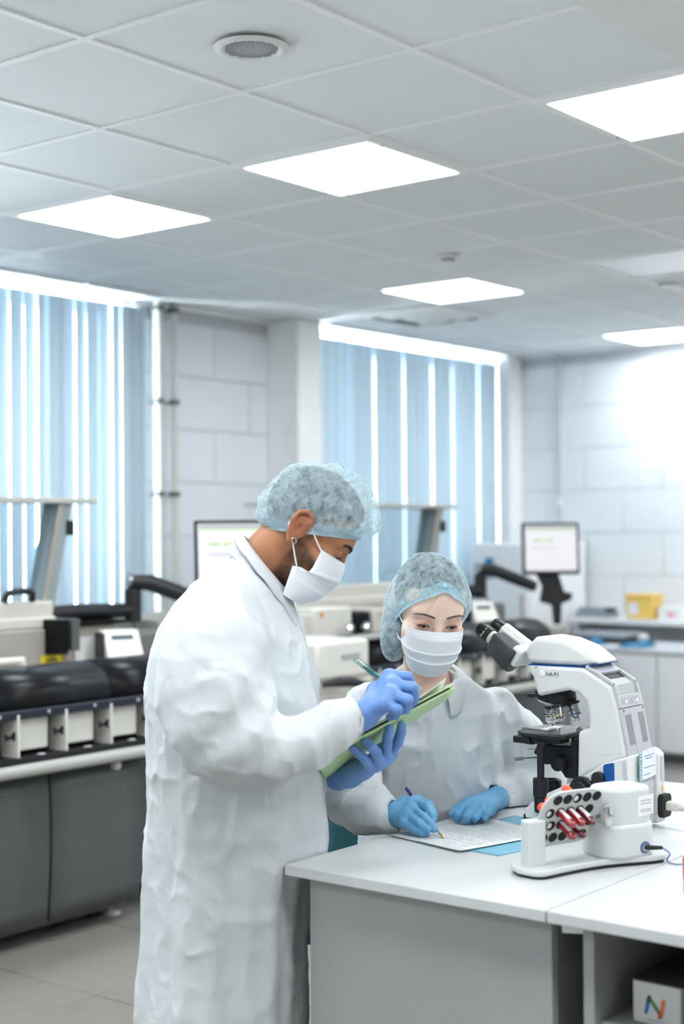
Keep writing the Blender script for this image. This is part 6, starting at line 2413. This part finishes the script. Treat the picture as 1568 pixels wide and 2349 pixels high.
def woman_tone(v):
    n = len(v)
    x, y, z = v[:, 0], v[:, 1], v[:, 2]
    c = np.tile(L3(232, 202, 184), (n, 1))
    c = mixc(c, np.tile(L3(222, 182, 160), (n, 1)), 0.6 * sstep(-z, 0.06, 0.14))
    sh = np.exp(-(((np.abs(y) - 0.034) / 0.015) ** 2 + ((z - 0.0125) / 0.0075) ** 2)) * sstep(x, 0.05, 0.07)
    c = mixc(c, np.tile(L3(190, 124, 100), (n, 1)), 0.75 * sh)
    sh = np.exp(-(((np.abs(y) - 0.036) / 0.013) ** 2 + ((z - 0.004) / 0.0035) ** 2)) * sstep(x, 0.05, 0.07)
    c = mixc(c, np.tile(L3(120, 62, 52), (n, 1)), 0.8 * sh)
    ck = np.exp(-(((np.abs(y) - 0.045) / 0.018) ** 2 + ((z + 0.02) / 0.02) ** 2))
    c = mixc(c, np.tile(L3(228, 180, 166), (n, 1)), 0.35 * ck)
    hr = sstep(z - np.interp(x, [-0.1, 0.0, 0.03, 0.05, 0.09], [-0.10, -0.05, 0.03, 0.075, 0.088]), -0.004, 0.006)
    c = mixc(c, np.tile(L3(38, 32, 33), (n, 1)), hr)
    lips = np.exp(-(((x - 0.104) / 0.01) ** 2 + (y / 0.02) ** 2 + ((z + 0.062) / 0.009) ** 2))
    return mixc(c, np.tile(L3(200, 120, 116), (n, 1)), 0.7 * lips)


soft('body', woman_head, (-0.14, -0.16, -0.24), (0.135, 0.16, 0.145), 0.0024, 'skin_fair', woman, M=WH, tone=woman_tone, smooth=1)
BUN = wloc(at(906, 1462, 3.545))


def woman_hair(P):
    d = s_ell(P, (-0.012, 0, 0.050), (0.096, 0.072, 0.080)) - 0.003 * ridge(P, (60, 60, 60), 3)
    d = np.maximum(d, np.interp(P[:, 0], [-0.1, 0.0, 0.03, 0.05, 0.09], [-0.10, -0.045, 0.036, 0.082, 0.094]) - P[:, 2])
    d = smin(d, s_ell(P, BUN, (0.035, 0.026, 0.050)), 0.02)
    return d


soft('hair', woman_hair, (-0.14, -0.15, -0.14), (0.12, 0.12, 0.16), 0.0036, 'hair_black', woman, M=WH, smooth=1)
eyes(woman, WH, L3(34, 20, 16), (0.955, 0, -0.30))
for sg in (-1, 1):
    def rootw(u, v, sg=sg):
        t = u
        yy, zz = sg * (0.013 + 0.040 * t), 0.0275 + 0.0050 * math.sin(2.6 * t) + (v - 0.5) * 0.0040 * (1 - 0.65 * t)
        return ((surf_x(woman_head, yy, zz) + 0.0003, yy, zz), (-0.3, sg * 1.0, 0.15 - 0.5 * t), (1.0, sg * 0.35, 0.1))
    strands('eyebrow', 'brow_soft', woman, WH, rootw, 280, 0.0085, 0.0008, 24 + sg)
    arc = []
    for t in np.linspace(-1, 1, 13):
        yy, zz = sg * (0.0325 + 0.0138 * t), 0.0062 - 0.0042 * t * t + 0.0012 * t
        arc.append(xf(WH, (surf_x(woman_head, yy, zz + 0.0008) + 0.0002, yy, zz)))
    MB().tube(arc, [0.0005 + 0.0006 * math.sin(math.pi * (0.15 + 0.75 * i / 12)) for i in range(13)], 6).build('lash_line', 'lash', woman, space='F')

    def rootl(u, v, sg=sg):
        t = u * 2 - 1
        yy, zz = sg * (0.0325 + 0.0135 * t), 0.0060 - 0.0042 * t * t
        return ((0.0915 - 0.004 * t * t, yy, zz), (0.9, sg * (0.25 + 0.3 * t), -0.55), (0, 0, 1.0))
    strands('eyelashes', 'lash', woman, WH, rootl, 44, 0.0042, 0.0003, 34 + sg)
# loose hairs on the forehead
for k, (a, b, c_) in enumerate((((0.092, -0.010, 0.088), (0.099, -0.020, 0.060), (0.096, -0.036, 0.035)), ((0.092, -0.006, 0.088), (0.098, -0.022, 0.078), (0.092, -0.042, 0.070)), ((0.093, 0.0, 0.09), (0.099, -0.012, 0.074), (0.097, -0.03, 0.060)))):
    P_ = []
    for q in smooth_path([a, b, c_], 6):
        P_.append(xf(WH, (surf_x(woman_head, q[1], q[2]) + 0.0006, q[1], q[2])))
    MB().tube(P_, 0.00016, 5).build('loose_hair', 'lash', woman, space='F')

side_pts = [(0.0, 0.048, 0.0665, -0.010), (0.40, 0.048, 0.0665, -0.040), (0.55, 0.046, 0.068, -0.050), (0.62, 0.050, 0.064, -0.054), (1.0, 0.050, 0.050, -0.090)]
mid_pts = [(0.0, 0.1085, -0.002), (0.15, 0.1185, -0.020), (0.45, 0.1185, -0.048), (0.75, 0.110, -0.085), (1.0, 0.092, -0.116)]
loops = []
for sg in (-1, 1):
    loops.append([(0.048, sg * 0.0668, -0.010), (0.030, sg * 0.0745, 0.004), (0.004, sg * 0.082, 0.026), (-0.016, sg * 0.082, 0.040)])
    loops.append([(0.046, sg * 0.0685, -0.050), (0.022, sg * 0.074, -0.040), (-0.006, sg * 0.079, -0.028)])
face_mask(woman, WH, side_pts, mid_pts, loops, pleat=0.0030, flat=1.5, folds=(0.47, 0.68))

# cap
rex = wf * 0.640 + wu * 0.768
rez = np.cross(rex, wl_)
rez = -wf * 0.768 + wu * 0.640
bunF = xf(WH, BUN)


wc = WO + WS * (0.018 * wf + 0.004 * wu)


def wcrown(P, v):
    g = np.exp(-(((P - bunF) @ wu) / 0.075) ** 2 - (((P - bunF) @ wl_) / 0.06) ** 2 - (((P - bunF) @ wf) / 0.09) ** 2)
    out = P + (g * np.clip(v * 6, 0, 1))[:, None] * (-wl_ * 0.022 - wu * 0.040 - wf * 0.012)
    # peak of the edge in the middle of the forehead
    q = P - WO
    f = np.exp(-((q @ wl_) / 0.022) ** 2) * sstep(q @ wf, 0.05, 0.08) * np.clip(1 - v * 4, 0, 1)
    out = out + f[:, None] * (wu * 0.010 - wf * 0.004)
    # folds that run out from the knot
    r = out - (wc + rex * 0.112 * WS + wu * 0.012)
    a, b = r @ wl_, r @ (wu * 0.8 - wf * 0.6)
    rad = np.hypot(a, b)
    g = np.exp(-(rad / 0.055) ** 2) * np.clip(rad / 0.012, 0, 1) * np.clip(v * 8, 0, 1)
    return out + (g * 0.0045 * np.cos(8 * np.arctan2(a, b)))[:, None] * (wf * 0.75 + wu * 0.5)


wc = WO + WS * (0.018 * wf + 0.004 * wu)
net = bouffant(woman, wc, rex, wl_, rez, (0.108 * WS, 0.104 * WS, 0.0765 * WS), (0.113 * WS, 0.126 * WS, 0.090 * WS, 0.136 * WS), seed=8, folds=30, amp=0.0055, band=0.014, crown=wcrown, label='pale blue hair net gathered above the forehead')
kc = wc + rex * 0.112 * WS + wu * 0.012
MB().ball(kc + wf * 0.001, (0.006, 0.004, 0.005), 14, 8).build('knot', 'net_band', net, space='F', angle=180)
soft('net_pouch', lambda P: s_ell(P, BUN, (0.040, 0.031, 0.055)) - 0.003 * ridge(P, (40, 40, 40), 12), np.asarray(BUN) - 0.075, np.asarray(BUN) + 0.075, 0.004, 'net_cloth', net, M=WH)

# ---- coat
rows_w = [row(1532, 952, 1030, 0.045, 3.585), row(1560, 905, 1080, 0.075, 3.60), row(1590, 856, 1132, 0.098, 3.62), row(1630, 832, 1158, 0.115, 3.63), row(1700, 830, 1156, 0.122, 3.64), row(1800, 834, 1152, 0.124, 3.66),
          row(1900, 830, 1156, 0.128, 3.68), row(2050, 820, 1165, 0.15, 3.70), row(2120, 830, 1155, 0.14, 3.70)]
WR = [at(*q) for q in ((846, 1630, 3.60), (812, 1720, 3.55), (800, 1822, 3.465), (846, 1862, 3.395), (886, 1872, 3.362))]
WRR = [0.064, 0.068, 0.064, 0.054, 0.044]
WL = [at(*q) for q in ((1128, 1632, 3.655), (1186, 1705, 3.72), (1232, 1782, 3.75), (1195, 1818, 3.685), (1150, 1822, 3.635))]
WLR = [0.066, 0.070, 0.064, 0.056, 0.049]


def woman_coat0(P):
    d = sections_field(P, rows_w)
    s = s_chain(P, WR, WRR, 0.03)
    u = (P[:, 0] - WR[2][0]) * 0.9 - (P[:, 2] - WR[2][2]) * 0.6
    s = s - 0.004 * np.sin(u * 70 + 20 * P[:, 1]) * np.exp(-(u / 0.14) ** 2)
    t = s_chain(P, WL, WLR, 0.03)
    u = (P[:, 0] - WL[2][0]) * 0.9 + (P[:, 2] - WL[2][2]) * 0.6
    t = t - 0.004 * np.sin(u * 66 + 20 * P[:, 1]) * np.exp(-(u / 0.14) ** 2)
    d = smin(smin(d, s, 0.012), t, 0.012)
    # button placket down the front
    x0 = at(1000, 1700, 3.6)[0]
    return d - 0.003 * np.exp(-((P[:, 0] - x0) / 0.022) ** 4) * (P[:, 1] < 3.66)


woman_coat1 = near(coat_relief(60, 1.35))(woman_coat0)


def woman_coat(P):
    d = woman_coat1(P)
    d = smax(d, -s_cap(P, at(992, 1500, 3.52), at(985, 1590, 3.565), 0.058, 0.050), 0.006)
    vv = s_chain(P, [at(990, 1560, 3.50), at(1000, 1640, 3.475)], [0.050, 0.012], 0.0)
    d = smax(d, -vv, 0.006)
    d = smax(d, -s_cap(P, at(878, 1873, 3.37), at(915, 1868, 3.345), 0.028, 0.033), 0.004)
    d = smax(d, -s_cap(P, at(1160, 1824, 3.645), at(1125, 1834, 3.60), 0.029, 0.034), 0.004)
    d = smax(d, -desk_field(P, 0.002), 0.004)
    return d


soft('coat', woman_coat, (-0.08, 3.27, 0.46), (0.60, 3.92, 1.16), 0.0054, 'coat_cloth', woman, smooth=1)
# collar with two points
wcc = at(984, 1568, 3.575)
cfx, cfy, cfz = np.array([0.05, -0.90, -0.43]), np.array([0.99, 0.06, 0.0]), np.array([0.03, -0.43, 0.90])


def wtop(a):
    o = max(0.0, math.cos(a))
    return wcc + cfx * (0.060 * math.cos(a)) + cfy * (0.064 * math.sin(a)) + cfz * (0.028 - 0.004 * o)


def wlow(a):
    w = math.exp(-((abs(a - math.pi) - (math.pi - 0.55)) / 0.42) ** 2)
    return wcc + cfx * ((0.088 + 0.012 * w) * math.cos(a)) + cfy * ((0.100 + 0.008 * w) * math.sin(a)) + cfz * (-0.012 - 0.030 * w)


def wgrid(u, v):
    a = 0.42 + (2 * math.pi - 0.84) * u
    p = wtop(a) * (1 - v) + wlow(a) * v
    n = p - wcc
    b = math.sin(math.pi * v) * 0.008
    return p + n / np.linalg.norm(n) * b + cfz * b + 0.0015 * math.sin(u * 50 + 6 * v) * v * cfz


MB().grid(wgrid, 60, 10).build('collar', 'coat_cloth', woman, space='F', solid=0.002, angle=180)
MB().grid(lambda u, v: wtop(0.42 + 5.44 * u) * (1 - v) + (wtop(0.42 + 5.44 * u) - cfz * 0.055 + (wtop(0.42 + 5.44 * u) - wcc) * 0.08) * v, 50, 5).build('collar_stand', 'coat_cloth', woman, space='F', solid=0.002, angle=180)
# lap and legs under the desk
lg = [[np.array([0.14 + 0.17 * k, 3.74, 0.55]), np.array([0.24 + 0.17 * k, 3.38, 0.55]), np.array([0.25 + 0.17 * k, 3.42, 0.09])] for k in (0, 1)]
soft('trousers', lambda P: smin(s_chain(P, lg[0], [0.085, 0.07, 0.05], 0.02), s_chain(P, lg[1], [0.085, 0.07, 0.05], 0.02), 0.02) - 0.003 * ridge(P, (14, 14, 14), 3), (0.0, 3.25, 0.04), (0.55, 3.88, 0.66), 0.014, 'trouser_dark', woman)
for l in lg:
    a = l[2]
    soft('shoe', lambda P, a=a: np.maximum(smin(s_cap(P, a + (0, 0.02, -0.04), a + (0, -0.02, -0.05), 0.04, 0.04), s_cap(P, a + (0, -0.02, -0.055), a + (0.04, -0.14, -0.06), 0.04, 0.03), 0.02), -P[:, 2]), a + (-0.08, -0.22, -0.1), a + (0.12, 0.1, 0.04), 0.008, 'shoe_dark', woman)

# ---- hands
hand('glove', 'sky blue glove on the hand holding the pencil', 'glove_sky', woman, at(899, 1872, 3.352),
     [A3([(948, 1842, 3.335), (976, 1850, 3.305), (987, 1868, 3.288), (992, 1882, 3.282)]),
      A3([(943, 1856, 3.318), (970, 1874, 3.280), (986, 1891, 3.266), (995, 1902, 3.262)]),
      A3([(934, 1870, 3.304), (962, 1889, 3.268), (978, 1903, 3.258), (969, 1909, 3.272)]),
      A3([(924, 1884, 3.296), (950, 1903, 3.270), (968, 1911, 3.262), (978, 1912, 3.268)])],
     A3([(928, 1846, 3.360), (956, 1838, 3.365), (982, 1848, 3.335), (993, 1872, 3.305)]), pal=0.0125, fr=(0.0098, 0.0092, 0.0084, 0.0074), cuff=[at(886, 1874, 3.362)])
tip = lambda px, py, z=0.763: atz(px, py, z)
hand('glove', 'sky blue glove lying flat on the folder', 'glove_sky', woman, at(1138, 1830, 3.605),
     [[tip(1076, 1846, 0.788), tip(1062, 1855, 0.787), tip(1052, 1869, 0.776), tip(1047, 1880)],
      [tip(1092, 1847, 0.788), tip(1079, 1859, 0.787), tip(1070, 1873, 0.775), tip(1065, 1883)],
      [tip(1108, 1850, 0.786), tip(1098, 1862, 0.784), tip(1090, 1874, 0.774), tip(1086, 1881)],
      [tip(1123, 1856, 0.783), tip(1116, 1865, 0.781), tip(1111, 1874, 0.772), tip(1108, 1879)]],
     [at(1098, 1836, 3.60), tip(1068, 1845, 0.780), tip(1048, 1858, 0.772), tip(1037, 1868, 0.764)], pal=0.0125, fr=(0.0098, 0.0094, 0.0088, 0.0078), cuff=[at(1152, 1824, 3.635)])

# ---- her pencil
pc = thing('pencil', 'grey pencil with a blue end in the hand of the seated person', 'pencil', atz(1019, 1924, TZ + 0.004).tolist(), 'F')
qA, qB = at(931, 1808, 3.375), atz(1019, 1924, TZ + 0.0045)
qt = lambda t: qA * (1 - t) + qB * t
MB().tube([qt(0.0), qt(0.012), qt(0.17)], [0.0032, 0.0042, 0.0042], 12).build('end_cap', 'pen_blue', pc, space='F')
MB().tube([qt(0.17), qt(0.93)], 0.0042, 12).build('barrel', 'pen_grey', pc, space='F')
MB().tube([qt(0.93), qt(0.985), qt(1.0)], [0.0040, 0.0018, 0.0006], 12).build('point', 'brass', pc, space='F')
